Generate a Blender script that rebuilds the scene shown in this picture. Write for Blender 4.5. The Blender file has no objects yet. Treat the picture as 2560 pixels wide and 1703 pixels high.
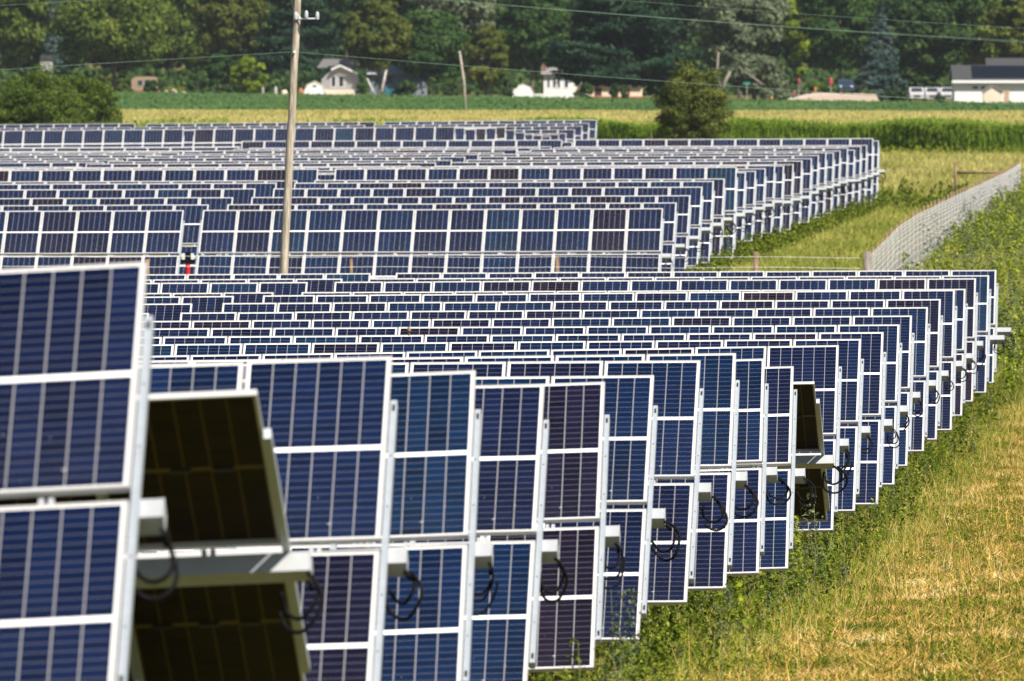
import bpy, math, random
import numpy as np
from mathutils import Matrix, Vector
S = bpy.context.scene
COL = S.collection
rnd = random.Random(7)
PI = math.pi

# ------------------------------------------------------------------ helpers
def tag(o, label=None, cat=None, group=None, kind=None):
    if label: o['label'] = label
    if cat: o['category'] = cat
    if group: o['group'] = group
    if kind: o['kind'] = kind
    return o

def empty(name, loc, rot=(0, 0, 0)):
    o = bpy.data.objects.new(name, None); COL.objects.link(o)
    o.location = loc; o.rotation_euler = rot; o.empty_display_size = 0.3
    return o

class MB:
    """collects polygons of one mesh"""
    def __init__(s): s.v = []; s.f = []; s.m = []
    def add(s, vs, fs, mat=0):
        b = len(s.v); s.v += [tuple(v) for v in vs]
        s.f += [tuple(i + b for i in f) for f in fs]; s.m += [mat] * len(fs)
    def box(s, x0, x1, y0, y1, z0, z1, mat=0, M=None):
        vs = [(x, y, z) for z in (z0, z1) for y in (y0, y1) for x in (x0, x1)]
        if M is not None: vs = [M @ Vector(v) for v in vs]
        s.add(vs, [(0, 2, 3, 1), (4, 5, 7, 6), (0, 1, 5, 4), (2, 6, 7, 3), (0, 4, 6, 2), (1, 3, 7, 5)], mat)
    def tube(s, pts, r, n=8, mat=0, cap=True):
        pts = [Vector(p) for p in pts]
        rs = r if isinstance(r, (list, tuple)) else [r] * len(pts)
        rings = []
        ref = None
        for i, p in enumerate(pts):
            d = (pts[min(i + 1, len(pts) - 1)] - pts[max(i - 1, 0)]).normalized()
            if ref is None:
                ref = Vector((0, 0, 1)) if abs(d.z) < .9 else Vector((1, 0, 0))
            a = (ref - d * ref.dot(d)).normalized(); ref = a; b = d.cross(a)
            rings.append([p + (a * math.cos(2 * PI * k / n) + b * math.sin(2 * PI * k / n)) * rs[i] for k in range(n)])
        vs = [q for r_ in rings for q in r_]; fs = []
        for i in range(len(pts) - 1):
            for k in range(n):
                fs.append((i * n + k, i * n + (k + 1) % n, (i + 1) * n + (k + 1) % n, (i + 1) * n + k))
        if cap:
            fs.append(tuple(reversed(range(n)))); fs.append(tuple((len(pts) - 1) * n + k for k in range(n)))
        s.add(vs, fs, mat)
    def prism(s, prof, y0, y1, mat=0, axis='y'):
        """profile in xz (or yz for axis x) extruded"""
        n = len(prof)
        if axis == 'y': vs = [(p[0], y0, p[1]) for p in prof] + [(p[0], y1, p[1]) for p in prof]
        else: vs = [(y0, p[0], p[1]) for p in prof] + [(y1, p[0], p[1]) for p in prof]
        fs = [tuple(range(n)), tuple(reversed(range(n, 2 * n)))]
        fs += [(i, i + n, (i + 1) % n + n, (i + 1) % n) for i in range(n)]
        s.add(vs, fs, mat)
    def mesh(s, name, mats, smooth=False):
        me = bpy.data.meshes.new(name); me.from_pydata(s.v, [], s.f)
        for m in (mats if isinstance(mats, (list, tuple)) else [mats]): me.materials.append(m)
        me.polygons.foreach_set('material_index', s.m)
        if smooth: me.polygons.foreach_set('use_smooth', [True] * len(s.f))
        me.update(); return me
    def build(s, name, mats, parent=None, loc=(0, 0, 0), rot=(0, 0, 0), smooth=False):
        return link(name, s.mesh(name, mats, smooth), parent, loc, rot)

def link(name, me, parent=None, loc=(0, 0, 0), rot=(0, 0, 0)):
    o = bpy.data.objects.new(name, me); COL.objects.link(o)
    if parent is not None: o.parent = parent
    o.location = loc; o.rotation_euler = rot
    return o

def np_mesh(name, verts, quads, mats, midx=None):
    """verts (N,3) array, faces (M,k) array of k-gons"""
    me = bpy.data.meshes.new(name)
    k = quads.shape[1]; nf = len(quads)
    me.vertices.add(len(verts)); me.vertices.foreach_set('co', verts.astype(np.float32).ravel())
    me.loops.add(nf * k); me.loops.foreach_set('vertex_index', quads.astype(np.int32).ravel())
    me.polygons.add(nf)
    me.polygons.foreach_set('loop_start', np.arange(0, nf * k, k, dtype=np.int32))
    me.polygons.foreach_set('loop_total', np.full(nf, k, dtype=np.int32))
    for m in (mats if isinstance(mats, (list, tuple)) else [mats]): me.materials.append(m)
    if midx is not None: me.polygons.foreach_set('material_index', midx.astype(np.int32))
    me.update(calc_edges=True); me.validate()
    return me

# ------------------------------------------------------------------ materials
class NT:
    def __init__(s, name):
        s.m = bpy.data.materials.new(name); s.m.use_nodes = True
        s.t = s.m.node_tree; s.t.nodes.clear()
        s.out = s.t.nodes.new('ShaderNodeOutputMaterial')
    def n(s, typ, **kw):
        nd = s.t.nodes.new(typ)
        for k, v in kw.items():
            if k.startswith('i_'):
                key = k[2:]; key = int(key) if key.isdigit() else key
                if isinstance(v, bpy.types.NodeSocket): s.t.links.new(v, nd.inputs[key])
                else: nd.inputs[key].default_value = v
            else: setattr(nd, k, v)
        return nd
    def l(s, a, b): s.t.links.new(a, b)
    def math(s, op, a, b=None, c=None):
        nd = s.t.nodes.new('ShaderNodeMath'); nd.operation = op
        for i, v in enumerate((a, b, c)):
            if v is None: continue
            if isinstance(v, bpy.types.NodeSocket): s.l(v, nd.inputs[i])
            else: nd.inputs[i].default_value = v
        return nd.outputs[0]
    def mix(s, fac, a, b):
        nd = s.t.nodes.new('ShaderNodeMix'); nd.data_type = 'RGBA'
        for i, v in ((0, fac), (6, a), (7, b)):
            if isinstance(v, bpy.types.NodeSocket): s.l(v, nd.inputs[i])
            else: nd.inputs[i].default_value = v if i == 0 else (*v, 1)
        return nd.outputs[2]
    def ramp(s, fac, stops):
        nd = s.t.nodes.new('ShaderNodeValToRGB'); e = nd.color_ramp.elements
        while len(e) < len(stops): e.new(0.5)
        for i, (p, c) in enumerate(stops): e[i].position = p; e[i].color = (*c, 1)
        s.l(fac, nd.inputs[0]); return nd.outputs[0]
    def noise(s, scale, detail=3, vec=None, rough=.55):
        nd = s.n('ShaderNodeTexNoise'); nd.inputs['Scale'].default_value = scale
        nd.inputs['Detail'].default_value = detail; nd.inputs['Roughness'].default_value = rough
        if vec is not None: s.l(vec, nd.inputs['Vector'])
        return nd.outputs[0]
    def bsdf(s, col, rough=.6, metal=0., spec=.5, bump=None, **kw):
        b = s.t.nodes.new('ShaderNodeBsdfPrincipled')
        for k, v in (('Base Color', col), ('Roughness', rough), ('Metallic', metal), ('Specular IOR Level', spec)):
            if isinstance(v, bpy.types.NodeSocket): s.l(v, b.inputs[k])
            elif k == 'Base Color': b.inputs[k].default_value = (*v, 1)
            else: b.inputs[k].default_value = v
        if bump is not None:
            bn = s.t.nodes.new('ShaderNodeBump'); bn.inputs['Strength'].default_value = bump[1]
            bn.inputs['Distance'].default_value = bump[2]
            s.l(bump[0], bn.inputs['Height']); s.l(bn.outputs[0], b.inputs['Normal'])
        s.l(b.outputs[0], s.out.inputs[0]); return b

def simple(name, col, rough=.6, metal=0., var=.12, scale=3., spec=.4):
    t = NT(name); tc = t.n('ShaderNodeTexCoord').outputs['Object']
    nz = t.noise(scale, 4, tc)
    c = t.mix(nz, tuple(x * (1 - var) for x in col), tuple(min(1, x * (1 + var)) for x in col))
    t.bsdf(c, rough, metal, spec); return t.m

def leafy(name, stops, trans=.25, nscale=.35, namp=.35, nmul=2.2, nm2=0.):
    """diffuse + translucent, colour from random per leaf and a clump-sized noise"""
    t = NT(name); g = t.n('ShaderNodeNewGeometry')
    nz = t.noise(nscale, 2, g.outputs['Position'])
    f = t.math('ADD', t.math('MULTIPLY', g.outputs['Random Per Island'], 1 - namp), t.math('MULTIPLY', t.math('ADD', t.math('MULTIPLY', t.math('SUBTRACT', nz, .5), nmul), .5), namp))
    if nm2: f = t.math('ADD', f, t.math('MULTIPLY', t.math('SUBTRACT', t.noise(nscale * .22, 2, g.outputs['Position']), .5), nm2))
    c = t.ramp(f, stops)
    d = t.n('ShaderNodeBsdfDiffuse'); t.l(c, d.inputs[0])
    tr = t.n('ShaderNodeBsdfTranslucent'); t.l(c, tr.inputs[0])
    mx = t.n('ShaderNodeMixShader'); mx.inputs[0].default_value = trans
    t.l(d.outputs[0], mx.inputs[1]); t.l(tr.outputs[0], mx.inputs[2]); t.l(mx.outputs[0], t.out.inputs[0])
    return t.m

def cell_material(back=False):
    t = NT('solar_cells_back' if back else 'solar_cells')
    tc = t.n('ShaderNodeTexCoord').outputs['Object']
    sx = t.n('ShaderNodeSeparateXYZ', i_0=tc)
    x = t.math('MULTIPLY', sx.outputs[0], -1.0); y = sx.outputs[1]
    tx = t.math('DIVIDE', t.math('SUBTRACT', x, .031), .15583)
    hi = t.math('GREATER_THAN', y, 1.0)
    ty = t.math('DIVIDE', t.math('SUBTRACT', y, t.math('ADD', .031, t.math('MULTIPLY', hi, .994))), .07867)
    fx = t.math('FRACT', tx); fy = t.math('FRACT', ty)
    dx = t.math('MULTIPLY', t.math('MINIMUM', fx, t.math('SUBTRACT', 1, fx)), .15583)
    dy = t.math('MULTIPLY', t.math('MINIMUM', fy, t.math('SUBTRACT', 1, fy)), .07867)
    lx = t.math('LESS_THAN', dx, .0036); ly = t.math('LESS_THAN', dy, .0019)
    ly2 = t.math('LESS_THAN', t.math('ABSOLUTE', t.math('SUBTRACT', dy, .0075)), .0011)
    mid = t.math('LESS_THAN', t.math('ABSOLUTE', t.math('SUBTRACT', y, 1.0)), .025)
    bord = t.math('MAXIMUM', t.math('MAXIMUM', t.math('LESS_THAN', x, .031), t.math('GREATER_THAN', x, .966)),
                  t.math('MAXIMUM', t.math('LESS_THAN', y, .031), t.math('GREATER_THAN', y, 1.969)))
    oi = t.n('ShaderNodeObjectInfo').outputs['Random']
    cb = t.n('ShaderNodeCombineXYZ', i_0=t.math('FLOOR', tx), i_1=t.math('FLOOR', t.math('ADD', ty, t.math('MULTIPLY', hi, 12.))), i_2=t.math('MULTIPLY', oi, 91.7))
    wn = t.n('ShaderNodeTexWhiteNoise', noise_dimensions='3D', i_0=cb.outputs[0]).outputs[0]
    cb2 = t.n('ShaderNodeCombineXYZ', i_0=t.math('FLOOR', tx), i_1=hi, i_2=t.math('MULTIPLY', oi, 57.1))
    wc = t.n('ShaderNodeTexWhiteNoise', noise_dimensions='3D', i_0=cb2.outputs[0]).outputs[0]
    ob2 = t.math('FRACT', t.math('MULTIPLY', oi, 37.7))
    if back:
        cell = t.mix(wn, (.010, .0065, .0012), (.022, .013, .002))
        c = t.mix(lx, cell, (.13, .092, .020)); c = t.mix(ly, c, (.045, .030, .006))
        c = t.mix(mid, c, (.11, .085, .03)); c = t.mix(bord, c, (.07, .055, .018))
        t.bsdf(c, .5, 0, .06); return t.m
    base = t.ramp(ob2, [(0, (.0090, .0052, .0110)), (.06, (.0056, .0052, .0170)), (.18, (.0036, .0068, .0260)), (.7, (.0028, .0090, .0340)), (.96, (.0026, .0115, .0380)), (1, (.0026, .0165, .0390))])
    v = t.math('ADD', .60, t.math('ADD', t.math('MULTIPLY', wn, .40), t.math('MULTIPLY', wc, .45)))
    cell = t.n('ShaderNodeVectorMath', operation='SCALE', i_0=base); t.l(v, cell.inputs['Scale'])
    cell = t.mix(t.math('MULTIPLY', ly2, .10), cell.outputs[0], (.12, .13, .19))
    c = t.mix(t.math('MULTIPLY', ly, .68), cell, (.17, .17, .21))
    c = t.mix(t.math('MULTIPLY', lx, .8), c, (.32, .315, .32))
    c = t.mix(mid, c, (.82, .81, .80)); c = t.mix(bord, c, (.80, .79, .78))
    dust = t.math('MULTIPLY', t.math('SUBTRACT', 1, t.math('DIVIDE', y, 2.0)), t.math('MULTIPLY', t.noise(2.5, 5, tc), .018))
    c = t.mix(dust, c, (.42, .40, .36))
    sp = t.math('MULTIPLY', t.math('GREATER_THAN', t.noise(24, 2, tc), .735), t.math('LESS_THAN', y, .55))
    c = t.mix(t.math('MULTIPLY', sp, .75), c, (.6, .6, .6))
    t.bsdf(c, .20, 0, .12); return t.m

M = {}
M['cell'] = cell_material(); M['cellback'] = cell_material(True)
M['alu'] = simple('anodised_aluminium', (.50, .495, .485), .45, .2, .07, 5)
M['galv'] = simple('galvanised_steel', (.42, .46, .50), .48, .45, .16, 14)
M['tubegalv'] = simple('torque_tube_steel', (.37, .385, .40), .5, .08, .16, 9)
M['black'] = simple('black_rubber', (.004, .004, .005), .7, 0, .3, 20, .12)
M['jbox_slot_shade'] = simple('black_plastic_slot_shade', (.01, .01, .01), .5)
M['red'] = simple('red_paint', (.72, .015, .012), .4, 0, .1, 8)
M['pile'] = simple('pile_steel', (.34, .36, .37), .55, .3, .2, 6)
def wood(name, a, b, sc=(22, 22, 1.3)):
    t = NT(name); tc = t.n('ShaderNodeTexCoord').outputs['Object']
    mp = t.n('ShaderNodeMapping', i_0=tc); mp.inputs['Scale'].default_value = sc
    nz = t.noise(1.0, 6, mp.outputs[0], .65)
    mp2 = t.n('ShaderNodeMapping', i_0=tc); mp2.inputs['Scale'].default_value = (sc[0] * 2.5, sc[1] * 2.5, sc[2] * .35)
    nz2 = t.noise(1.0, 3, mp2.outputs[0], .6)
    c = t.ramp(nz, [(.30, tuple(x * .45 for x in a)), (.45, a), (.62, b), (.8, tuple(x * 1.15 for x in b))])
    crack = t.math('MULTIPLY', t.math('LESS_THAN', nz2, .38), .55)
    c = t.mix(crack, c, tuple(x * .3 for x in a))
    t.bsdf(c, .85, 0, .2, bump=(nz, .5, .02)); return t.m
M['pole'] = wood('weathered_pole_wood', (.29, .245, .19), (.55, .485, .40))
M['post'] = wood('fence_post_wood', (.16, .105, .06), (.29, .20, .12), (12, 12, 2))
M['greypost'] = wood('grey_post_wood', (.16, .14, .12), (.30, .26, .22), (12, 12, 2))
M['bark'] = wood('tree_bark', (.10, .08, .06), (.20, .16, .12), (3, 3, .6))
M['palebark'] = wood('pale_bark', (.40, .37, .33), (.62, .58, .52), (2, 2, 1.5))
M['willowbark'] = simple('willow_bark', (.20, .18, .15), .9, 0, .35, 2)
M['wire'] = simple('conductor_wire', (.15, .23, .17), .6, 0, .05)
M['wiredark'] = simple('dark_stay_wire', (.05, .05, .03), .6, 0, .05)
M['fencewire'] = simple('fence_wire', (.80, .82, .86), .6, 0, .05)
M['porcelain'] = simple('grey_porcelain', (.52, .54, .60), .3, 0, .2, 30)
M['white'] = simple('white_siding', (.70, .70, .70), .7, 0, .04, 1)
M['cream'] = simple('cream_siding', (.66, .56, .44), .7, 0, .05, 1)
M['tan'] = simple('tan_siding', (.28, .275, .28), .7, 0, .08, 1)
M['bluewall'] = simple('blue_grey_siding', (.13, .17, .22), .7, 0, .1, 1)
M['greywall_car_shade'] = simple('grey_siding_car_shade', (.42, .41, .42), .7, 0, .08, 1)
M['roof'] = simple('grey_shingles', (.045, .045, .048), .85, 0, .25, 6)
M['paleroof'] = simple('pale_shingles', (.22, .21, .21), .85, 0, .2, 4)
M['darkpv'] = simple('dark_roof_panel', (.006, .008, .014), .5, 0, .2, 2, .15)
M['window'] = simple('dark_window_glass', (.03, .035, .045), .15, 0, .2, 2)
M['brick'] = simple('red_brick', (.36, .13, .08), .85, 0, .2, 6)
M['bluewhite'] = simple('white_car_paint', (.62, .64, .67), .25, 0, .04, 1)
M['navy'] = simple('dark_blue_car_paint', (.02, .05, .09), .2, 0, .1, 1)
M['tyre'] = simple('tyre_rubber', (.015, .015, .015), .8)
M['signgreen'] = simple('green_sign', (.02, .30, .20), .5)
M['pink'] = simple('red_flag_cloth', (.42, .04, .08), .6)
M['orange'] = simple('orange_plastic', (.5, .16, .06), .5)
M['stone'] = simple('pale_stone', (.42, .37, .32), .9, 0, .3, 2)
M['gravel'] = simple('pinkish_gravel', (.55, .44, .36), .95, 0, .12, .8)
M['terracotta'] = simple('terracotta_trim', (.28, .10, .05), .7)

# ------------------------------------------------------------------ frame of reference
F = 30000.; CZ = 8.0; HAZE = .000022
PITCH = math.atan(761.5 / F)
fw = np.array([0, math.cos(PITCH), -math.sin(PITCH)]); up = np.array([0, math.sin(PITCH), math.cos(PITCH)])
PSI = math.radians(3.58)
def at(px, py, d):
    """a point seen in the direction px, py at distance d"""
    p = np.array([0, 0, CZ]) + d * (fw + np.array([1., 0, 0]) * (px - 1280) / F - up * (py - 851.5) / F)
    return Vector(p)
def lat(px, d): return (px - 1280) / F * d

KN = np.array([(0, 6.2), (30, 5.55), (50, 4.55), (62, 3.85), (71, 3.3), (80, 2.8), (89, 2.45), (97, 2.15), (106, 1.9), (115, 1.72), (123, 1.6), (132, 1.4), (141, 1.15),
 (149.5, .85), (166.5, .6), (175, .5), (192, .3), (209, .2), (226, .03), (244, 0), (261, -.1), (300, -.05), (341, .05), (366, .4), (400, .45),
 (431, .3), (480, .3), (535, .2), (604, .0), (650, -.1), (690, -.75), (706, -.75), (740, -.15), (780, 0), (4000, 0)])
SL = np.array([(0, .05), (62, .05), (80, .035), (106, .03), (125, .012), (150, .022), (170, .014), (190, .008), (260, .0065), (340, .004), (540, .004), (600, .008), (740, .008), (800, 0), (4000, 0)])
def row_x(y):
    return np.interp(y, [0, 62, 166, 261, 341, 535, 604, 740, 4000], [-6, -2, 4.5, 10.5, 4.2, 16.3, -3, 5.1, 5.1])
def ground(x, y):
    x = np.asarray(x, float); y = np.asarray(y, float)
    z = np.interp(y, KN[:, 0], KN[:, 1]); s = np.interp(y, SL[:, 0], SL[:, 1])
    return z + s * np.clip(x - row_x(y), -30, 3)
def gz(x, y): return float(ground(x, y))

# ------------------------------------------------------------------ camera, light
cam = bpy.data.cameras.new('camera'); co = bpy.data.objects.new('camera', cam); COL.objects.link(co)
co.location = (0, 0, CZ); co.rotation_euler = (PI / 2 - PITCH, 0, 0)
cam.lens = F / 2560 * 36; cam.sensor_width = 36; cam.clip_start = 1; cam.clip_end = 8000
cam.dof.use_dof = True; cam.dof.focus_distance = 170; cam.dof.aperture_fstop = 8.8
S.camera = co
SUN = Vector((.40, -.50, .79)).normalized()
el = math.asin(SUN.z); az = math.atan2(SUN.x, SUN.y)
w = bpy.data.worlds.new('World'); S.world = w; w.use_nodes = True
nt = w.node_tree; bg = nt.nodes['Background']; sky = nt.nodes.new('ShaderNodeTexSky')
sky.sky_type = 'NISHITA'; sky.sun_disc = False; sky.sun_elevation = el; sky.sun_rotation = az
sky.air_density = 1.0; sky.dust_density = 1.0
nt.links.new(sky.outputs[0], bg.inputs[0]); bg.inputs[1].default_value = .053
sl = bpy.data.lights.new('sun', 'SUN'); so = bpy.data.objects.new('sun', sl); COL.objects.link(so)
sl.energy = 4.95; sl.angle = math.radians(.53); sl.color = (1, .94, .84)
so.rotation_euler = SUN.to_track_quat('Z', 'Y').to_euler(); so.location = (30, -30, 60)
S.view_settings.view_transform = 'Standard'; S.view_settings.look = 'None'
S.view_settings.exposure = 0.75; S.view_settings.gamma = 1
S.cycles.max_bounces = 5; S.cycles.diffuse_bounces = 3; S.cycles.transmission_bounces = 3
S.cycles.use_denoising = True

# ------------------------------------------------------------------ ground
def ground_material():
    t = NT('meadow_soil'); g = t.n('ShaderNodeNewGeometry').outputs['Position']
    a = t.noise(.22, 5, g); b = t.noise(2.2, 4, g); c2 = t.noise(14., 3, g)
    col = t.ramp(a, [(.30, (.035, .055, .010)), (.45, (.08, .085, .02)), (.55, (.15, .115, .035)), (.72, (.20, .145, .05))])
    col = t.mix(t.math('MULTIPLY', b, .6), col, (.06, .08, .02))
    col = t.mix(t.math('MULTIPLY', t.math('GREATER_THAN', c2, .56), .4), col, (.22, .16, .06))
    t.bsdf(col, .95, 0, .1); return t.m
ys = np.concatenate([np.arange(0, 300, 3.), np.arange(300, 820, 8.), np.arange(820, 2000, 60.), np.array([2000, 3000, 4500.])])
xs = np.concatenate([np.array([-900, -400, -150, -80, -50]), np.arange(-36, 60, 3.), np.array([70, 100, 200, 500, 900])])
X, Y = np.meshgrid(xs, ys); Z = ground(X, Y)
V = np.stack([X, Y, Z], -1).reshape(-1, 3); nx = len(xs)
i, j = np.meshgrid(np.arange(len(ys) - 1), np.arange(nx - 1), indexing='ij'); q = (i * nx + j).ravel()
gm = np_mesh('ground', V, np.stack([q, q + 1, q + nx + 1, q + nx], 1), ground_material())
gm.polygons.foreach_set('use_smooth', [True] * len(gm.polygons))
tag(link('ground', gm), kind='structure')

# ------------------------------------------------------------------ solar trackers
P = 1.015; MW = .997
def panel_frame(mb, mat=0):
    t_, d = .021, .036
    mb.box(-MW, -MW + t_, 0, 2, -d, 0, mat); mb.box(-t_, 0, 0, 2, -d, 0, mat)
    mb.box(-MW + t_, -t_, 0, t_, -d, 0, mat); mb.box(-MW + t_, -t_, 2 - t_, 2, -d, 0, mat)
def panel_sheet(mb, m0=0, m1=1, mj=2):
    a, b = .021, MW - .021
    mb.add([(-b, .021, -.004), (-a, .021, -.004), (-a, 1.979, -.004), (-b, 1.979, -.004)], [(0, 1, 2, 3)], m0)
    mb.add([(-b, .021, -.010), (-a, .021, -.010), (-a, 1.979, -.010), (-b, 1.979, -.010)], [(3, 2, 1, 0)], m1)
    for x in (-.27, -.52, -.80): mb.box(x - .06, x + .06, .978, 1.022, -.026, -.0105, mj)
mb = MB(); panel_sheet(mb); ME_SHEET = mb.mesh('solar_panel', [M['cell'], M['cellback'], M['jbox_slot_shade']])
mb = MB(); panel_frame(mb); ME_FRAME = mb.mesh('panel_frame', [M['alu']])
mb = MB(); panel_sheet(mb); panel_frame(mb, 3); ME_FULL = mb.mesh('solar_panel', [M['cell'], M['cellback'], M['jbox_slot_shade'], M['alu']])
mb = MB()
mb.box(-.022, .022, -1.62, 1.62, -.100, -.0365, 0)
for yy in (-1.57, 1.50): mb.box(-.010, .010, yy, yy + .07, -.0362, -.0352, 1)  # black raised boxes: the shade inside open slots, put on as colour
for yy in (-1.1, -.5, .45, 1.0): mb.box(-.006, .006, yy, yy + .014, -.0362, -.0345, 1)
ME_RAIL = mb.mesh('rail', [M['galv'], M['jbox_slot_shade']])
def cable_mesh(seed):
    r = random.Random(seed); mb = MB()
    for turn in range(r.choice((2, 2, 3))):
        R = .125 + .035 * turn + r.uniform(-.015, .02); pts = []
        a0 = math.radians(72 - 20 * turn); a1 = math.radians(-150 - 80 * r.random())
        cx, cz = .0 + .02 * r.random(), -.15 - .05 * turn
        for k in range(22):
            a = a0 + (a1 - a0) * k / 21
            pts.append((cx + R * (.80 + .06 * math.sin(3 * a + seed)) * math.cos(a), -.03 + .03 * math.sin(a * 2) - .02 * turn, cz + R * math.sin(a)))
        mb.tube(pts, .0125, 7)
    mb.tube([(.06, -.06, -.05), (.075, -.05, -.075), (.085, -.03, -.11)], .016, 6)
    return mb.mesh('cable_loop', M['black'], True)
ME_CABLE = [cable_mesh(s) for s in range(9)]
mb = MB()
mb.box(-.05, .05, -.006, .006, -3.6, 0); mb.box(-.05, -.042, -.07, .07, -3.6, 0); mb.box(.042, .05, -.07, .07, -3.6, 0)
ME_PILE = mb.mesh('pile', M['pile'])

def drive(parent, u, hz, th):
    cy, cz = .16 * math.sin(th), hz - .16 * math.cos(th)
    mb = MB(); mb.tube([(u - .09, cy - .01, cz), (u + .09, cy - .01, cz)], .15, 16); mb.box(u - .085, u + .085, cy - .20, cy + .1, cz - .15, cz + .20)
    mb.box(u - .20, u + .20, cy - .16, cy - .12, cz - .12, cz - .03)
    d = mb.build('slew_drive', M['black'], parent)
    mb = MB(); mb.tube([(u, cy - .22, cz - .16), (u, cy - .22, cz - .30)], [.07, .062], 12); mb.tube([(u, cy - .22, cz - .30), (u, cy - .22, cz - .62)], .056, 12)
    mb.build('drive_motor', M['red'], d)
    mb = MB()
    for s in (-1, 1): mb.box(u + s * .13 - .045, u + s * .13 + .045, cy - .20, cy - .19, cz - .02, cz + .16)
    mb.build('drive_bracket', M['bluewhite'], d)

def tracker(y, x, z, tilt, slope, secs, label, group, lod=0, lower=99, pr=.115, end=True, px_min=-60, mot=None, seed=0, psi=PSI, ck=1.):
    """secs: list of module counts separated by gap widths, running left from the right end"""
    r = random.Random(seed); th = math.radians(tilt); g = gz(x, y)
    hz = z - g
    rv = Matrix.Rotation(-psi, 3, 'Z') @ Matrix.Rotation(-slope, 3, 'Y') @ Vector((0, 0, hz))
    root = empty('solar_tracker', (x - rv.x, y - rv.y, z - rv.z), (0, -slope, -psi))
    tag(root, label, 'solar panel row', group)
    c, s = math.cos(th), math.sin(th)
    def place(u, v, n=0): return (u, v * c - n * s, hz + v * s + n * c)
    rot = (th, 0, 0); u = 0.; k = 0; umin = 0; rails = []; started = False
    for q in secs:
        if isinstance(q, float):
            rails.append(u - P + MW + .003 if False else u + (P - MW) - .028)
            u -= q; rails.append(u + .028)
            if mot is not None and abs(mot - k) < .5: drive(root, u + q / 2, hz, th)
            continue
        if u == 0: rails.append(.028)
        for a in range(q):
            pxx = 1280 + (x + (u - P) * math.cos(PSI)) * F / y
            if (pxx + P * F / y) < px_min: break
            isend = k < lower or (a < 1 and k > 0)
            for up_ in ((1, 0) if isend else (1,)):
                v0 = .06 if up_ else -2.06
                jz = r.uniform(-.004, .004)
                if lod == 0:
                    p = link('solar_panel', ME_SHEET, root, place(u, v0, jz), rot)
                    f = link('panel_frame', ME_FRAME, p)
                else:
                    p = link('solar_panel', ME_FULL, root, place(u, v0, jz), rot)
            if a > 0 and k < lower: rails.append(u + (P - MW) / 2 - .0)
            u -= P; k += 1; umin = u
    for a in sorted(set(rails), reverse=True):
        if a >= umin - .1: link('rail', ME_RAIL, root, place(a, 0, 0), rot)
    mb = MB(); mb.box(umin, .05 + pr if end else -.01, -.0775, .0775, -.222, -.1005)
    uu = -.45
    while uu > umin and (-uu) < lower * P:
        for dd in (-.030, .022):
            mb.box(uu + dd, uu + dd + .030, -.05, .05, -.1003, -.04)
        uu -= P
    mb.build('torque_tube', M['tubegalv'], root, place(0, 0), rot)
    if end:
        mb = MB(); mb.box(-.004, .004, -.080, .080, -.225, -.098); mb.box(-.02, -.004, -.06, .06, -.20, -.12)
        mb.build('tube_cap', M['tubegalv'], root, place(.054 + pr, 0), rot)
        cb = link('cable_loop', ME_CABLE[(seed * 5) % 9], root, (pr + r.uniform(-.015, .02), .16 * s - .06, hz - .16 * abs(c) - .02))
        k_ = r.uniform(.88, 1.12) * ck; cb.scale = (k_ * r.uniform(.8, 1.15), r.choice((1, -1)), k_); cb.rotation_euler = (0, r.uniform(-.35, .35), r.uniform(-.5, .5))
    a = -1.6
    while a > umin and (-a) < lower * P + 1:
        zt = place(a, 0, -.23)
        pl = link('pile', ME_PILE, root, zt); a -= 4.3
    return root

ROWS1 = [(1, 10.506, 260.94, 1.693, 35.2, 0.0065), (2, 10.007, 252.38, 1.739, 35.3, 0.006), (3, 9.412, 244.17, 1.826, 36.0, 0.007), (4, 8.878, 235.7, 1.799, 35.6, 0.0065), (5, 8.319, 226.15, 1.904, 38.3, 0.0095), (6, 7.746, 217.72, 1.96, 36.6, 0.007), (7, 7.213, 209.03, 2.035, 35.8, 0.009), (8, 6.642, 200.35, 2.088, 35.9, 0.0087), (9, 6.158, 191.86, 2.12, 36.6, 0.007), (10, 5.636, 183.29, 2.174, 37.8, 0.008), (11, 5.045, 174.86, 2.345, 35.6, 0.0092), (12, 4.497, 166.47, 2.44, 36.6, 0.0168), (13, 4.07, 158.0, 2.535, -28, 0.02), (14, 3.475, 149.47, 2.641, 35.7, 0.026), (15, 2.928, 140.55, 2.98, 35.4, 0.03), (16, 2.41, 131.95, 3.236, 36.8, 0.0146), (17, 1.869, 123.33, 3.438, 35.0, 0.009), (18, 1.288, 114.72, 3.512, 35.6, 0.012), (19, 0.772, 106.05, 3.699, 35.5, 0.036), (20, 0.191, 97.4, 3.939, 35.1, 0.024), (21, -0.328, 88.8, 4.272, 36.0, 0.042), (22, -0.883, 80.22, 4.599, 36.1, 0.033), (23, -1.365, 71.3, 4.985, -28, 0.045), (24, -1.994, 62.41, 5.619, 34.8, 0.0539)]
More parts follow.
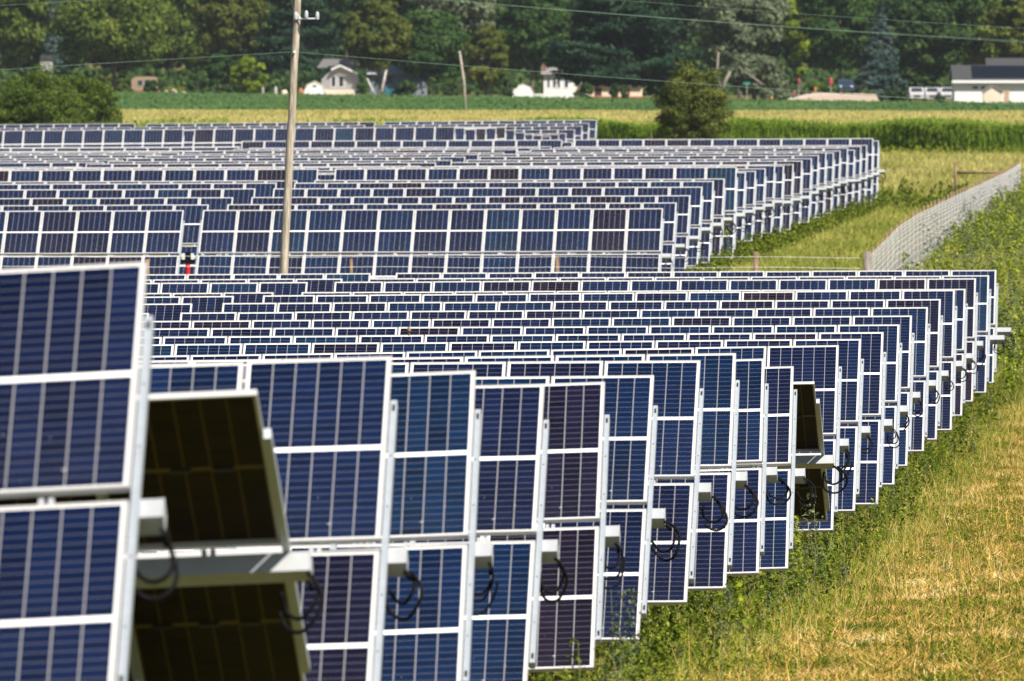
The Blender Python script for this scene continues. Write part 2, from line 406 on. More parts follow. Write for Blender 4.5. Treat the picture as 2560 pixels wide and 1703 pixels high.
ROWS2 = [(0, 4.215, 340.96, 1.849, 36.7), (1, 4.714, 349.23, 1.983, 33.8), (2, 5.24, 357.56, 2.081, 33.8), (3, 5.733, 365.92, 2.198, 35.1), (4, 6.226, 374.3, 2.206, 37.4), (5, 6.715, 382.58, 2.249, 35.1), (6, 7.271, 391.16, 2.25, 45.4), (7, 7.714, 399.01, 2.255, 35.5), (8, 8.21, 407.01, 2.241, 34.3), (9, 8.714, 415.04, 2.232, 34.7), (10, 9.216, 423.07, 2.249, 34.7), (11, 9.711, 431.12, 2.119, 35.9), (12, 10.244, 439.12, 2.112, 34.7), (13, 10.766, 447.21, 2.073, 37.7), (14, 11.322, 455.18, 2.147, 35.4), (15, 11.793, 463.21, 2.194, 35.3), (16, 12.293, 471.28, 2.152, 37.4), (17, 12.805, 479.26, 2.135, 35.3), (18, 13.289, 487.27, 2.148, 34.8), (19, 13.819, 495.36, 2.112, 37.6), (20, 14.326, 503.32, 2.034, 34.9), (21, 14.833, 511.41, 2.025, 37.8), (22, 15.326, 519.42, 2.017, 37.1), (23, 15.842, 527.66, 2.013, 45.7), (24, 16.328, 535.49, 2.052, 37.9)]
ROWS3 = [(0, -2.954, 604.0, 1.97, 44.8), (1, -2.482, 612.37, 2.007, 39.1), (2, -1.955, 620.88, 1.87, 39.0), (3, -1.438, 629.39, 1.846, 39.1), (4, -0.924, 637.9, 1.801, 39.1), (5, -0.416, 646.41, 1.779, 39.1), (6, 0.084, 654.88, 1.612, 37.3), (7, 0.639, 663.37, 1.439, 36.4), (8, 1.105, 671.86, 1.284, 35.5), (9, 1.627, 680.37, 1.168, 35.5), (10, 2.139, 688.87, 1.029, 35.5), (11, 2.646, 697.39, 1.074, 35.5), (12, 3.113, 705.9, 1.075, 35.5), (13, 3.653, 714.42, 1.23, 35.5), (14, 4.157, 722.93, 1.371, 35.5), (15, 4.622, 731.45, 1.477, 35.6), (16, 5.144, 739.94, 1.648, 34.4)]
ORD = ['', 'first', 'second', 'third', 'fourth', 'fifth', 'sixth', 'seventh', 'eighth', 'ninth', 'tenth', 'eleventh', 'twelfth', 'thirteenth', 'fourteenth', 'fifteenth', 'sixteenth', 'seventeenth', 'eighteenth', 'nineteenth', 'twentieth', 'twenty-first', 'twenty-second', 'twenty-third', 'twenty-fourth', 'twenty-fifth']
def left_neighbour(row, n, bl, umin, th, slope, seed, label, grp, lod, lower):
    r = random.Random(seed + 500); y, x, z = row
    cx = x + (umin - .13) * math.cos(PSI); cy = y + (-(umin - .13)) * math.sin(PSI)
    cz = z + (umin - .13) * slope
    if 1280 + cx * F / cy < -40: return
    tracker(cy, cx, cz + r.uniform(-.09, .03), th + r.uniform(-.8, .8), slope, [13, .54, 14], label, grp, lod, 0, end=False, px_min=-60, seed=seed)
G1, G2, G3 = 'solar panel rows of the near block', 'solar panel rows of the middle block', 'solar panel rows of the far block'
for (n, x, y, z, t_, s_) in ROWS1:
    c = 25 - n
    lab = f'blue solar panel row, {ORD[c]} back from the camera in the near block'
    if n == 24: lab = 'nearest and largest blurred blue solar panel row, cut off by the left edge'
    if n == 23: lab = 'blurred solar panel row tipped backwards, dark brown underside showing beside the nearest row'
    if n == 22: lab = 'blurred blue solar panel row just behind the backward tipped one'
    if n == 13: lab = 'sharp solar panel row tipped backwards, brown underside showing halfway along the near block'
    if n == 1: lab = 'backmost blue solar panel row of the near block, reaching farthest right'
    tracker(y, x, z, t_, s_, [13, .54, 13], lab, G1, 0, 99 if n > 9 else 10, pr=.29 if n < 3 else .115, px_min=-80 if n > 20 else 60, seed=n, psi=math.radians(2.2) if n == 23 else PSI, ck=.8 if n < 12 else 1.)
for (n, x, y, z, t_) in ROWS2:
    lab = f'blue solar panel row, {ORD[n + 1]} back in the middle block past the wooden pole'
    if n == 0: lab = 'full height blue panel row behind the wooden pole, red motor in its gap'
    if n == 6: lab = 'steeper blue panel row standing taller than its neighbours midway up the middle block'
    if n == 23: lab = 'steeper blue panel row second from the back of the middle block'
    if n == 24: lab = 'backmost panel row of the middle block, its tube end farthest right'
    sl_ = .005
    secs = [13, .54, 14] if n == 23 else [13, .54, 13]
    low = 99 if n == 0 else 9
    tracker(y, x, z, t_, sl_, secs, lab, G2, 1, low, pr=.25, mot=13 if n == 0 else None, seed=n + 40)
    um = -(sum(q for q in secs if not isinstance(q, float)) * P + .54)
    left_neighbour((y, x, z), n, 2, um, 35.5, sl_, n + 70, f'panel row continuing the {ORD[n + 1]} middle block row past its left end', 'solar panel rows at the left of the middle block', 1, 0)
for (n, x, y, z, t_) in ROWS3:
    lab = f'distant blue panel row, {ORD[n + 1]} back in the far block'
    if n == 0: lab = 'steep front panel row of the far block, small blue panels across the left half'
    if n == 16: lab = 'most distant panel row, its top edge against the golden field'
    secs = [13, .54, 14]
    tracker(y, x, z, t_, .009, secs, lab, G3, 1, 5, seed=n + 110)
    um = -(27 * P + .54 + (.55 if n == 16 else 0))
    left_neighbour((y, x, z), n, 3, um, 35.5, .009, n + 140, f'distant panel row beyond the left end of the {ORD[n + 1]} far block row', 'solar panel rows at the left of the far block', 1, 0)

# ------------------------------------------------------------------ small bird on a panel edge
def bird():
    p = at(1022, 838, 183.9)
    r = empty('small_bird', p); tag(r, 'small brown bird perched on a panel edge in the near block', 'bird')
    mb = MB(); mb.tube([(0, .02, .028), (0, .012, .05), (0, 0, .075), (0, -.006, .095), (0, -.012, .112), (0, -.022, .122)], [.006, .027, .033, .027, .020, .008], 10)
    mb.tube([(0, -.02, .112), (0, -.040, .109)], [.006, .001], 6)
    mb.add([(-.012, .02, .04), (.012, .02, .04), (.008, .05, -.008), (-.008, .05, -.008)], [(0, 1, 2, 3)])
    for s in (-1, 1): mb.tube([(s * .01, 0, .05), (s * .01, -.004, .0)], .0025, 5)
    mb.build('body', simple('brown_feathers', (.26, .17, .09), .9, 0, .4, 60), r, smooth=True)
    mb = MB()
    for s in (-1, 1): mb.tube([(s * .026, .0, .092), (s * .030, .012, .065), (s * .018, .032, .030)], [.004, .014, .003], 6)
    mb.build('wing', simple('dark_feathers', (.10, .07, .05), .9, 0, .3, 60), r, smooth=True)
bird()

# ------------------------------------------------------------------ wooden utility pole and wires
D = 297.
def pole_main():
    b = at(708, 700, D); t = at(747, -55, D); zb = gz(b.x, D)
    dirv = (t - b); k = (zb - b.z) / dirv.z; base = b + dirv * k
    r = empty('utility_pole', base); tag(r, 'tall weathered wooden utility pole leaning right behind the near panels', 'utility pole')
    v = t - base; L = v.length; n = 24
    pts = [v * (i / n) + Vector((.006 * math.sin(i * 1.3), 0, 0)) for i in range(n + 1)]
    mb = MB(); mb.tube(pts, [.112 - .025 * i / n for i in range(n + 1)], 18)
    pl = mb.build('pole', M['pole'], r, smooth=True)
    def loc(px, py, dd=0): return at(px, py, D + dd) - base
    mb = MB(); mb.tube([loc(740, 45, -.10), loc(752, 47.5, -.16), loc(786, 47, -.3), loc(794, 44, -.3)], [.028, .022, .020, .018], 8); mb.tube([loc(743, 34, -.1), loc(752, 46, -.15)], .012, 6)
    mb.build('crossarm_bracket', M['bluewhite'], r, smooth=True)
    for (px, py, dd) in ((739.5, 49, -.15), (766, 46, -.28), (793.5, 49, -.3)):
        a = loc(px, py, dd); mb = MB(); pts = []; rs = []
        for i, (h, rr) in enumerate(((0, .022), (.01, .045), (.03, .03), (.045, .052), (.065, .034), (.08, .054), (.10, .036), (.115, .052), (.135, .034), (.15, .045), (.17, .03), (.19, .026), (.195, .01))):
            pts.append(a + Vector((0, 0, h))); rs.append(rr)
        mb.tube(pts, rs, 12); mb.build('insulator', M['porcelain'], r, smooth=False)
    a = loc(735, 132, -.13); mb = MB(); mb.tube([a + Vector((0, 0, -.03)), a + Vector((0, 0, -.01)), a + Vector((0, 0, .03)), a + Vector((0, 0, .045))], [.02, .035, .03, .012], 10)
    mb.build('spool_insulator', M['porcelain'], r, smooth=True)
    mb = MB(); mb.tube([loc(718, -40, -.05), loc(734, 28, -.12)], .013, 6); mb.build('stay_wire', M['wiredark'], r)
    mb = MB(); mb.tube([loc(806, -40, -.05), loc(783, 24, -.3)], .005, 6); mb.build('jumper_wire', M['wiredark'], r)
    return r
pole_main()
def wire(pts, r, label, mat='wire', D2=None):
    """smooth sagging line through three seen points, continued past the frame"""
    p3 = [at(a, b, (D2 or D)) for a, b in pts]
    xs_ = [p.x for p in p3]; zs = [p.z for p in p3]
    cf = np.polyfit(xs_, zs, 2); n = 60; x0, x1 = xs_[0], xs_[-1]; P_ = []
    for i in range(n + 1):
        x = x0 + (x1 - x0) * i / n; yy = p3[0].y + (p3[-1].y - p3[0].y) * i / n
        P_.append((x, yy, float(np.polyval(cf, x))))
    mb = MB(); mb.tube(P_, r, 5); o = mb.build('overhead_wire', M[mat], smooth=True)
    tag(o, label, 'wire', 'overhead wires of the wooden pole line')
wire([(-60, 178.5), (360, 152.5), (733, 130)], .005, 'lower overhead wire running left from the wooden pole')
wire([(737, 130), (1480, 190), (2640, 268)], .005, 'lower overhead wire running right from the wooden pole across the trees')
wire([(-60, 17.5), (200, 3), (744, -28)], .0038, 'upper overhead wire crossing the top left corner')
wire([(746, -32), (1500, 33), (2640, 111)], .0042, 'upper overhead wire to the right of the pole, lower of a close pair')
wire([(746, -36), (1500, 31.5), (2640, 107)], .0036, 'upper overhead wire to the right of the pole, upper of a close pair')
wire([(746, -72), (1545, 0), (2640, 76)], .0034, 'thin topmost overhead wire crossing the upper right trees')

# far pole
d = 1090.
b = at(1166, 276, d); base = Vector((b.x, d, 0)); r = empty('far_pole', base); tag(r, 'small grey leaning pole standing alone at the edge of the golden field', 'utility pole')
mb = MB(); mb.tube([(0, 0, 0), tuple(at(1160, 205, d) - base), tuple(at(1149, 128, d) - base)], [.13, .115, .09], 8)
mb.build('pole', M['pole'], r, smooth=True)
mb = MB(); a = at(1149, 132, d) - base; mb.tube([tuple(a + Vector((-.12, -.1, 0))), tuple(a + Vector((.12, -.1, 0)))], .05, 6); mb.build('pole_cap', M['greywall_car_shade'], r)

# ------------------------------------------------------------------ perimeter fence
def fence():
    P0 = Vector((9.60, 324., 0)); Dv = Vector((math.sin(math.radians(3.46)), math.cos(math.radians(3.46)), 0))
    Ltot = 226.; hk = np.array([(324, 2.15), (349, 2.48), (369, 2.56), (406, 2.50), (451, 2.40), (512, 2.25), (549, 2.26), (560, 2.2)])
    def top(y): return float(np.interp(y, hk[:, 0], hk[:, 1]))
    root = empty('wire_fence', (P0.x, P0.y, gz(P0.x, P0.y))); o0 = root.location.copy()
    tag(root, 'silvery woven wire fence on wooden posts curving away on the right', 'fence', 'perimeter fence')
    mb = MB(); mb.tube([(0, 0, -1.2), (0, 0, 1.05)], [.042, .036], 8); mb.v = [(a, b, c) for a, b, c in mb.v]
    me = mb.mesh('post', M['post'], True)
    n = int(Ltot / 4.5)
    for i in range(1, n + 1):
        p = P0 + Dv * (i * 4.5); tp = top(p.y) + rnd.uniform(-.05, .07)
        q = link('post', me, root, (p.x - o0.x, p.y - o0.y, tp - o0.z - 1.02)); q.rotation_euler = (rnd.uniform(-.01, .01), rnd.uniform(-.015, .015), 0)
    mb = MB(); mb.tube([(0, 0, 0), (0, 0, top(324) - o0.z + .03)], .105, 12); mb.build('corner_post', M['greypost'], root, smooth=True)
    m = MB(); ww = MB()
    step = .24; ny = int(Ltot / step); off = Vector((.06, -.03, 0)); bot = 2.0
    hts = [0, .09, .19, .30, .43, .58, .75, .94, 1.15, 1.38, 1.62, 1.88]
    vs = []; fs = []
    for i in range(ny):
        p = P0 + Dv * (i * step) + off; tp = top(p.y) - .10; a = .0014
        b = len(vs); z0, z1 = tp - 1.9 - o0.z, tp - o0.z; x, y = p.x - o0.x, p.y - o0.y
        vs += [(x - a, y, z0), (x + a, y - a, z0), (x + a, y + a, z0), (x - a, y, z1), (x + a, y - a, z1), (x + a, y + a, z1)]
        fs += [(b, b + 1, b + 4, b + 3), (b + 1, b + 2, b + 5, b + 4), (b + 2, b, b + 3, b + 5)]
    m.add(vs, fs)
    for h in hts:
        pts = []
        for i in range(0, 120):
            p = P0 + Dv * (Ltot * i / 119) + off; pts.append((p.x - o0.x, p.y - o0.y, top(p.y) - .10 - h - o0.z + 0.012 * math.sin(i * .5 + h * 2)))
        m.tube(pts, .005, 4, cap=False)
    m.build('wire_mesh', M['fencewire'], root)
    # H brace at the far corner
    pc = P0 + Dv * 219
    br = empty('brace_fence', (pc.x - 2.75, pc.y + .4, gz(pc.x, pc.y))); o1 = br.location
    tag(br, 'wooden brace with one rail, standing left of the far fence corner', 'fence brace', 'perimeter fence')
    mb = MB(); mb.tube([(0, 0, 0), (0, 0, 2.29 - o1.z)], .07, 8); mb.build('post', M['post'], br, smooth=True)
    mb = MB(); mb.tube([(0, 0, 0), (0, 0, 2.22 - o1.z)], .07, 8); mb.build('post', M['post'], br, (2.7, 0, 0), smooth=True)
    mb = MB(); mb.tube([(0.07, 0, 1.82 - o1.z), (2.62, 0, 1.84 - o1.z)], .062, 8); mb.build('rail', M['post'], br, smooth=True)
    # cross fence in front of the middle block
    cf = empty('cross_fence', (P0.x - .2, P0.y, gz(P0.x, P0.y)), (0, 0, -PSI)); o2 = cf.location
    tag(cf, 'low wire fence with single wooden posts between near and middle block', 'fence', 'perimeter fence')
    for px, hh, rr in ((1890, 2.15, .075), (1393, 2.02, .05), (877, 1.95, .045), (365, 1.93, .06)):
        xx = lat(px, 324) - o2.x
        mb = MB(); mb.tube([(0, 0, 0), (0, 0, hh)], rr, 10); mb.build('post', M['post'], cf, (xx / math.cos(PSI), 0, 0), smooth=True)
    mb = MB()
    for h in (2.0, 1.72, 1.42, 1.1): mb.tube([(-24 + 24 * i / 30, -.08, h + .015 * math.sin(i)) for i in range(31)], .0045, 4)
    mb.build('wire_strand', M['fencewire'], cf)
fence()
# two small stakes at the corn edge
for (px, py, dd, hh, wd, lab) in ((1628, 334, 790, 2.0, .10, 'thin wooden stake at the corn edge left of the round tree'), (1750, 334, 782, 2.0, .28, 'broad pale wooden stake below the round tree')):
    p = at(px, py, dd); r = empty('stake', (p.x, dd, gz(p.x, dd))); tag(r, lab, 'stake')
    mb = MB(); mb.tube([(0, 0, 0), (0, 0, p.z)], wd / 2, 8); mb.build('post', M['post'], r)
    mb = MB(); mb.tube([(0, 0, p.z), (0, 0, p.z + .06)], [wd / 2 + .01, wd / 3], 8); mb.build('cap', M['greypost'], r)

# ------------------------------------------------------------------ foliage builders (numpy)
def cards(P_, N_, sx, sy, rng, spin=None):
    """one quad per point, P (n,3), N (n,3) normals, sizes"""
    n = len(P_); N_ = N_ / (np.linalg.norm(N_, axis=1, keepdims=True) + 1e-9)
    ref = np.where(np.abs(N_[:, 2:3]) < .9, np.array([[0, 0, 1.]]), np.array([[1., 0, 0]]))
    A = np.cross(ref, N_); A /= np.linalg.norm(A, axis=1, keepdims=True); B = np.cross(N_, A)
    a = rng.uniform(0, 2 * PI, n)[:, None] if spin is None else np.full((n, 1), spin)
    U = A * np.cos(a) + B * np.sin(a); W = -A * np.sin(a) + B * np.cos(a)
    sx = np.broadcast_to(np.asarray(sx, float).reshape(-1, 1), (n, 1)); sy = np.broadcast_to(np.asarray(sy, float).reshape(-1, 1), (n, 1))
    v = np.stack([P_ - U * sx, P_ - W * sy * .9 + N_ * sx * .15, P_ + U * sx, P_ + W * sy], 1).reshape(-1, 3)
    return v, np.arange(4 * n).reshape(-1, 4)

def crown_round(rng, H, R, leaf, nl, z0=.18, clumps=70, flat=.75, power=.45):
    """clumped broadleaf crown: H total height, R half width"""
    cc = rng.normal(size=(clumps, 3)); cc /= np.linalg.norm(cc, axis=1, keepdims=True)
    rad = rng.uniform(.25, 1, (clumps, 1)) ** power
    cz = z0 * H + (1 - z0) * H / 2; hz = (1 - z0) * H / 2
    cr = rng.uniform(.16, .30, clumps) * R
    wz = cc[:, 2]; shape = np.sqrt(np.clip(1 - .15 * np.clip(-wz, 0, 1), 0, 1))[:, None]
    C_ = cc * rad * np.array([[R * .86, R * .86, hz * .88]]) * shape + np.array([[0, 0, cz]])
    C_[:, 2] += rng.normal(0, .04 * H, clumps)
    per = nl // clumps; idx = np.repeat(np.arange(clumps), per)
    d = rng.normal(size=(len(idx), 3)); d[:, 2] += .35; d /= np.linalg.norm(d, axis=1, keepdims=True)
    rr = cr[idx][:, None] * rng.uniform(.55, 1.08, (len(idx), 1))
    P_ = C_[idx] + d * rr * np.array([[1.15, 1.15, flat]])
    N_ = d + rng.normal(0, .45, d.shape)
    s = leaf * rng.uniform(.6, 1.3, len(idx))
    return cards(P_, N_, s, s * .75, rng), C_
def crown_pine(rng, H, R, leaf, nl, tiers=13, conical=.6, spruce=False, zlow=.08):
    P_, N_ = [], []; C_ = []
    for t in range(tiers):
        f = t / (tiers - 1); z = H * (zlow + (.96 - zlow) * f)
        rad = R * ((1 - f) ** (1.0 if spruce else conical) * .98 + .04)
        nb = int(7 + 5 * (1 - f))
        for b in range(nb):
            a = rng.uniform(0, 2 * PI); L = rad * rng.uniform(.7, 1.08); nn = int(nl / (tiers * 9.5) * (.4 + L / R))
            s = rng.uniform(.15, 1, nn) ** .6
            wdt = (L * .24 * np.sin(np.clip(s, 0, 1) * PI * .8 + .3))
            off = rng.normal(0, 1, nn) * wdt
            rise = (-.10 if spruce else .16) * L * s ** 1.5 + rng.normal(0, .028 * H / 3, nn)
            x = np.cos(a) * L * s - np.sin(a) * off; y = np.sin(a) * L * s + np.cos(a) * off
            P_.append(np.stack([x, y, z + rise - (.05 * np.abs(off))], 1))
            nr = np.stack([np.cos(a) * .5 + rng.normal(0, .5, nn), np.sin(a) * .5 + rng.normal(0, .5, nn), rng.uniform(.2, 1., nn)], 1); N_.append(nr)
            C_.append((np.cos(a) * L * .6, np.sin(a) * L * .6, z))
    P_ = np.concatenate(P_); N_ = np.concatenate(N_); s = leaf * rng.uniform(.6, 1.2, len(P_))
    return cards(P_, N_, s * 1.35, s * .5, rng), np.array(C_)
def trunk_mesh(rng, H, r0, C_, mat, nb=10, lean=0.):
    mb = MB(); n = 8
    pts = [Vector((lean * (i / n) * H * .3 + rng.normal(0, .03), rng.normal(0, .03), H * .85 * i / n)) for i in range(n + 1)]
    mb.tube(pts, [r0 * (1.15 - i / n * 1.0) for i in range(n + 1)], 8)
    for c in C_[rng.permutation(len(C_))[:nb]]:
        c = Vector(c); z = max(.15 * H, c.z * rng.uniform(.35, .75)); k = min(n, z / (H * .85) * n); st = pts[int(k)].lerp(pts[min(n, int(k) + 1)], k - int(k))
        midp = st.lerp(c, .5) + Vector((0, 0, -.03 * H)); mb.tube([st, midp, c], [r0 * .4, r0 * .25, r0 * .08], 6)
    return mb.mesh('trunk', mat, True)
GRN = {
 'mid': [(0, (.022, .042, .008)), (.4, (.068, .105, .018)), (.75, (.135, .180, .034)), (1, (.24, .26, .06))],
 'deep': [(0, (.012, .034, .010)), (.5, (.040, .082, .022)), (.85, (.078, .130, .038)), (1, (.14, .20, .06))],
 'olive': [(0, (.028, .038, .008)), (.5, (.078, .100, .020)), (.85, (.15, .160, .034)), (1, (.25, .23, .07))],
 'pine': [(0, (.008, .022, .014)), (.5, (.024, .054, .030)), (.85, (.055, .095, .050)), (1, (.10, .15, .07))],
 'silver': [(0, (.050, .065, .040)), (.5, (.12, .15, .085)), (.85, (.20, .23, .13)), (1, (.32, .31, .18))],
 'yellow': [(0, (.07, .11, .010)), (.5, (.14, .20, .015)), (.85, (.24, .29, .03)), (1, (.36, .36, .06))],
 'spruce': [(0, (.020, .045, .040)), (.5, (.05, .085, .075)), (.85, (.10, .14, .12)), (1, (.17, .21, .17))],
 'dark': [(0, (.016, .036, .013)), (.5, (.044, .080, .026)), (.85, (.085, .130, .040)), (1, (.14, .18, .06))]}
LM = {k: leafy('foliage_' + k, v, .22, .22, .45) for k, v in GRN.items()}
LM['hedge'] = leafy('foliage_hedge', [(0, (.022, .042, .008)), (.45, (.070, .110, .020)), (.8, (.140, .190, .036)), (1, (.24, .27, .07))], .25, .9, .4)
LM['willowbush'] = leafy('foliage_round_tree', [(0, (.028, .040, .008)), (.45, (.080, .105, .022)), (.8, (.16, .18, .042)), (1, (.30, .30, .10))], .25, .9, .4)
def tree(px, dd, H, Wpx, mat, form, label, cat='tree', group=None, seed=0, leaf=.30, nl=11000, bark='bark', z0=.16, clumps=70, r0=.28, lean=0., name='tree', **kw):
    rng = np.random.default_rng(seed); x = lat(px, dd); R = Wpx / F * dd / 2
    root = empty(name, (x, dd, gz(x, dd))); tag(root, label, cat, group)
    if form == 'round': (v, f), C_ = crown_round(rng, H, R, leaf, nl, z0, clumps, **kw)
    elif form == 'pine': (v, f), C_ = crown_pine(rng, H, R, leaf, nl, **kw)
    else: (v, f), C_ = crown_pine(rng, H, R, leaf, nl, tiers=20, spruce=True, **kw)
    v[:, 1] *= .8
    o = link('crown', np_mesh('crown', v, f, LM[mat]), root)
    link('trunk', trunk_mesh(rng, H, r0, C_, M[bark], lean=lean), root)
    return root
GT = 'trees along the houses'
TR = [
 (50, 1660, 19, 230, 'mid', 'round', 'green broadleaf tree in the top left corner', dict(clumps=90, nl=15000)),
 (138, 1640, 17, 90, 'spruce', 'spruce', 'greyish dark spruce squeezed between two green trees at upper left', dict(nl=7000)),
 (285, 1600, 15.5, 330, 'mid', 'round', 'broad light green tree spreading over the upper left', dict(clumps=120, nl=22000, z0=.2)),
 (430, 1690, 20, 250, 'mid', 'round', 'tall green tree rising behind the small orange roofed house', dict(clumps=90, nl=15000)),
 (575, 1650, 17.5, 190, 'olive', 'round', 'olive toned feathery tree left of the wooden pole', dict(clumps=110, nl=14000)),
 (548, 1585, 6.2, 90, 'deep', 'round', 'small dark green tree at the field edge left of the pole', dict(clumps=30, nl=4000, r0=.12, leaf=.25, z0=.05)),
 (622, 1580, 5.6, 100, 'yellow', 'round', 'small yellow green tree at the field edge beside the pole', dict(clumps=30, nl=4000, r0=.12, leaf=.25, z0=.05)),
 (748, 1640, 18, 280, 'pine', 'pine', 'dark layered pine behind the wooden pole', dict(nl=18000)),
 (868, 1680, 19, 150, 'dark', 'round', 'dark tree standing behind the gabled house', dict(clumps=70, nl=10000)),
 (945, 1545, 12.3, 165, 'olive', 'round', 'yellowish birch with leaning white trunks', dict(clumps=80, nl=10000, z0=.3, r0=.09)),
 (1065, 1560, 11.6, 230, 'deep', 'round', 'rounded deep green maple left of the small grey pole', dict(clumps=100, nl=16000, z0=.1)),
 (1150, 1640, 18, 230, 'silver', 'round', 'tall silvery green tree above the deep green maple', dict(clumps=90, nl=14000)),
 (1218, 1535, 9.6, 112, 'olive', 'round', 'narrow olive cedar right of the small grey pole', dict(clumps=60, nl=8000, z0=.04)),
 (1330, 1590, 17, 190, 'deep', 'round', 'green tree rising over the plain white shed', dict(clumps=90, nl=14000)),
 (1400, 1540, 8.0, 90, 'deep', 'round', 'low green tree covering the left end of the white house', dict(clumps=30, nl=3500, z0=.45, r0=.12)),
 (1560, 1446, 17, 400, 'pine', 'pine', 'huge blue green pine with layered boughs over the white house', dict(nl=42000, tiers=13, zlow=.125, conical=.40)),
 (1462, 1430, 2.4, 50, 'dark', 'round', 'round dark shrub in front of the white house', dict(clumps=20, nl=1800, z0=.0, r0=.08, leaf=.2)),
 (1850, 1520, 17, 250, 'silver', 'round', 'large silvery willow with pale leaning trunks', dict(clumps=120, nl=20000, z0=.18, bark='palebark', r0=.35)),
 (1885, 1500, 6.5, 170, 'silver', 'round', 'low silvery branches hanging beside the green street sign', dict(clumps=40, nl=5000, z0=.1)),
 (2000, 1620, 19, 130, 'yellow', 'round', 'bright yellow green tree right of the silvery willow', dict(clumps=60, nl=9000)),
 (2100, 1570, 18, 210, 'deep', 'round', 'dark broadleaf tree behind the parked blue car', dict(clumps=90, nl=14000)),
 (2200, 1440, 12.3, 150, 'spruce', 'spruce', 'bluish spruce with pointed top in the upper right', dict(nl=12000)),
 (2335, 1500, 17, 250, 'dark', 'round', 'dark green tree behind the white parked cars', dict(clumps=100, nl=16000)),
 (2290, 1500, 11.5, 170, 'dark', 'spruce', 'low dark spruce left of the white barn', dict(nl=8000)),
 (2450, 1560, 17, 200, 'mid', 'round', 'green tree rising behind the barn roof', dict(clumps=80, nl=12000)),
 (2550, 1520, 16, 150, 'olive', 'round', 'olive tree at the top right edge', dict(clumps=60, nl=9000)),
]
for (px, dd, H, W_, mat, lab) in ((262, 1575, 3.0, 50, 'olive', 'reddish olive shrub left of the peach camper'), (306, 1572, 2.6, 36, 'mid', 'small bright shrub touching the left end of the peach camper'),
  (378, 1560, 2.6, 46, 'dark', 'dark shrub hiding the right end of the peach camper'), (495, 1560, 3.4, 60, 'deep', 'dark shrub under the trees right of the stone mound'),
  (905, 1520, 2.2, 34, 'deep', 'shrub at the right corner of the gabled house'), (1015, 1535, 2.4, 60, 'dark', 'dark shrub before the blue grey house'), (1130, 1515, 2.6, 60, 'dark', 'dark shrub left of the narrow olive cedar'),
  (1270, 1520, 3.2, 50, 'deep', 'dark shrub behind the plain white shed'), (1640, 1450, 3.2, 60, 'dark', 'dark shrub at the right foot of the huge pine'), (1535, 1432, 2.6, 24, 'dark', 'narrow dark shrub between cream wall patches'), (1560, 1432, 2.4, 22, 'dark', 'narrow dark shrub near the right end of the cream wall'),
  (1945, 1440, 1.6, 90, 'silver', 'low silvery shrub left of the gravel driveway'), (2050, 1462, 2.4, 70, 'mid', 'green shrub behind the red banner'), (2165, 1430, 1.7, 40, 'olive', 'small olive shrub at the right end of the driveway'), (2240, 1420, 2.0, 60, 'dark', 'low dark shrub left of the parked cars'), (2350, 1435, .9, 26, 'dark', 'very low dark shrub in front of the white cars')):
    TR.append((px, dd, H, W_, mat, 'round', lab, dict(clumps=22, nl=1800, z0=.0, r0=.06, leaf=.2, name='shrub')))
for i, (px, dd, H, W_, mat, form, lab, kw) in enumerate(TR):
    tree(px, dd, H, W_, mat, form, lab, kw.get('name', 'tree'), 'garden shrubs' if kw.get('name') else GT, seed=i + 3, **kw)
# birch trunks seen under the crown
def leaning_trunks(name, lab, specs, mat, dd):
    p0 = at(specs[0][0][0][0], specs[0][0][0][1], dd); r = empty(name, (p0.x, dd, 0)); tag(r, lab, 'tree trunk')
    for pts, r0 in specs:
        q = [at(a, b, dd) - Vector((p0.x, dd, 0)) for a, b in pts]; q = [Vector((a.x, 0, max(0, a.z))) for a in q]
        mb = MB(); mb.tube(q, [r0 * (1 - .25 * i) for i in range(len(q))], 8); mb.build('trunk', M[mat], r, smooth=True)
leaning_trunks('birch_trunk', 'pair of white birch trunks leaning apart before the blue grey house', [([(938, 240), (926, 215), (918, 196)], .18), ([(952, 240), (958, 210), (966, 175)], .22)], 'palebark', 1500)
leaning_trunks('willow_trunk', 'pale forked willow trunk right of the round tree', [([(1806, 236), (1812, 205), (1826, 178)], .30), ([(1802, 225), (1792, 185), (1796, 130)], .22), ([(1906, 212), (1880, 192), (1850, 172)], .14)], 'willowbark', 1490)

# woodland mass behind
rng = np.random.default_rng(99)
vv, ff = [], []; b = 0
for k in range(60):
    px = -150 + 2860 * (k + rng.uniform(-.3, .3)) / 59; dd = 1740 + 40 * (k % 3) + rng.uniform(-12, 12); x = lat(px, dd); H = rng.uniform(19, 24)
    (v, f), _ = crown_round(rng, H, rng.uniform(5, 7), .5, 5200, .0, 46)
    v = v + np.array([x, dd, 0]); vv.append(v); ff.append(f + b); b += len(v)
o = link('woodland', np_mesh('woodland', np.concatenate(vv), np.concatenate(ff), LM['dark']))
tag(o, 'dense dark woodland closing the view behind the houses and garden trees', 'woodland', kind='stuff')
# far hill slope under the wood so no bright ground shows between trunks
rng = np.random.default_rng(98)
n = 15000; x = rng.uniform(-75, 75, n); yy = rng.uniform(1600, 1745, n); zz = rng.uniform(0, 3.2, n) ** 1.0
v, f = cards(np.stack([x, yy, zz], 1), rng.normal(size=(n, 3)) + np.array([0, -.4, .5]), .5, .4, rng)
o = link('undergrowth', np_mesh('undergrowth', v, f, LM['dark'])); tag(o, 'dark shrubby undergrowth below the trees behind the houses', 'undergrowth', kind='stuff')

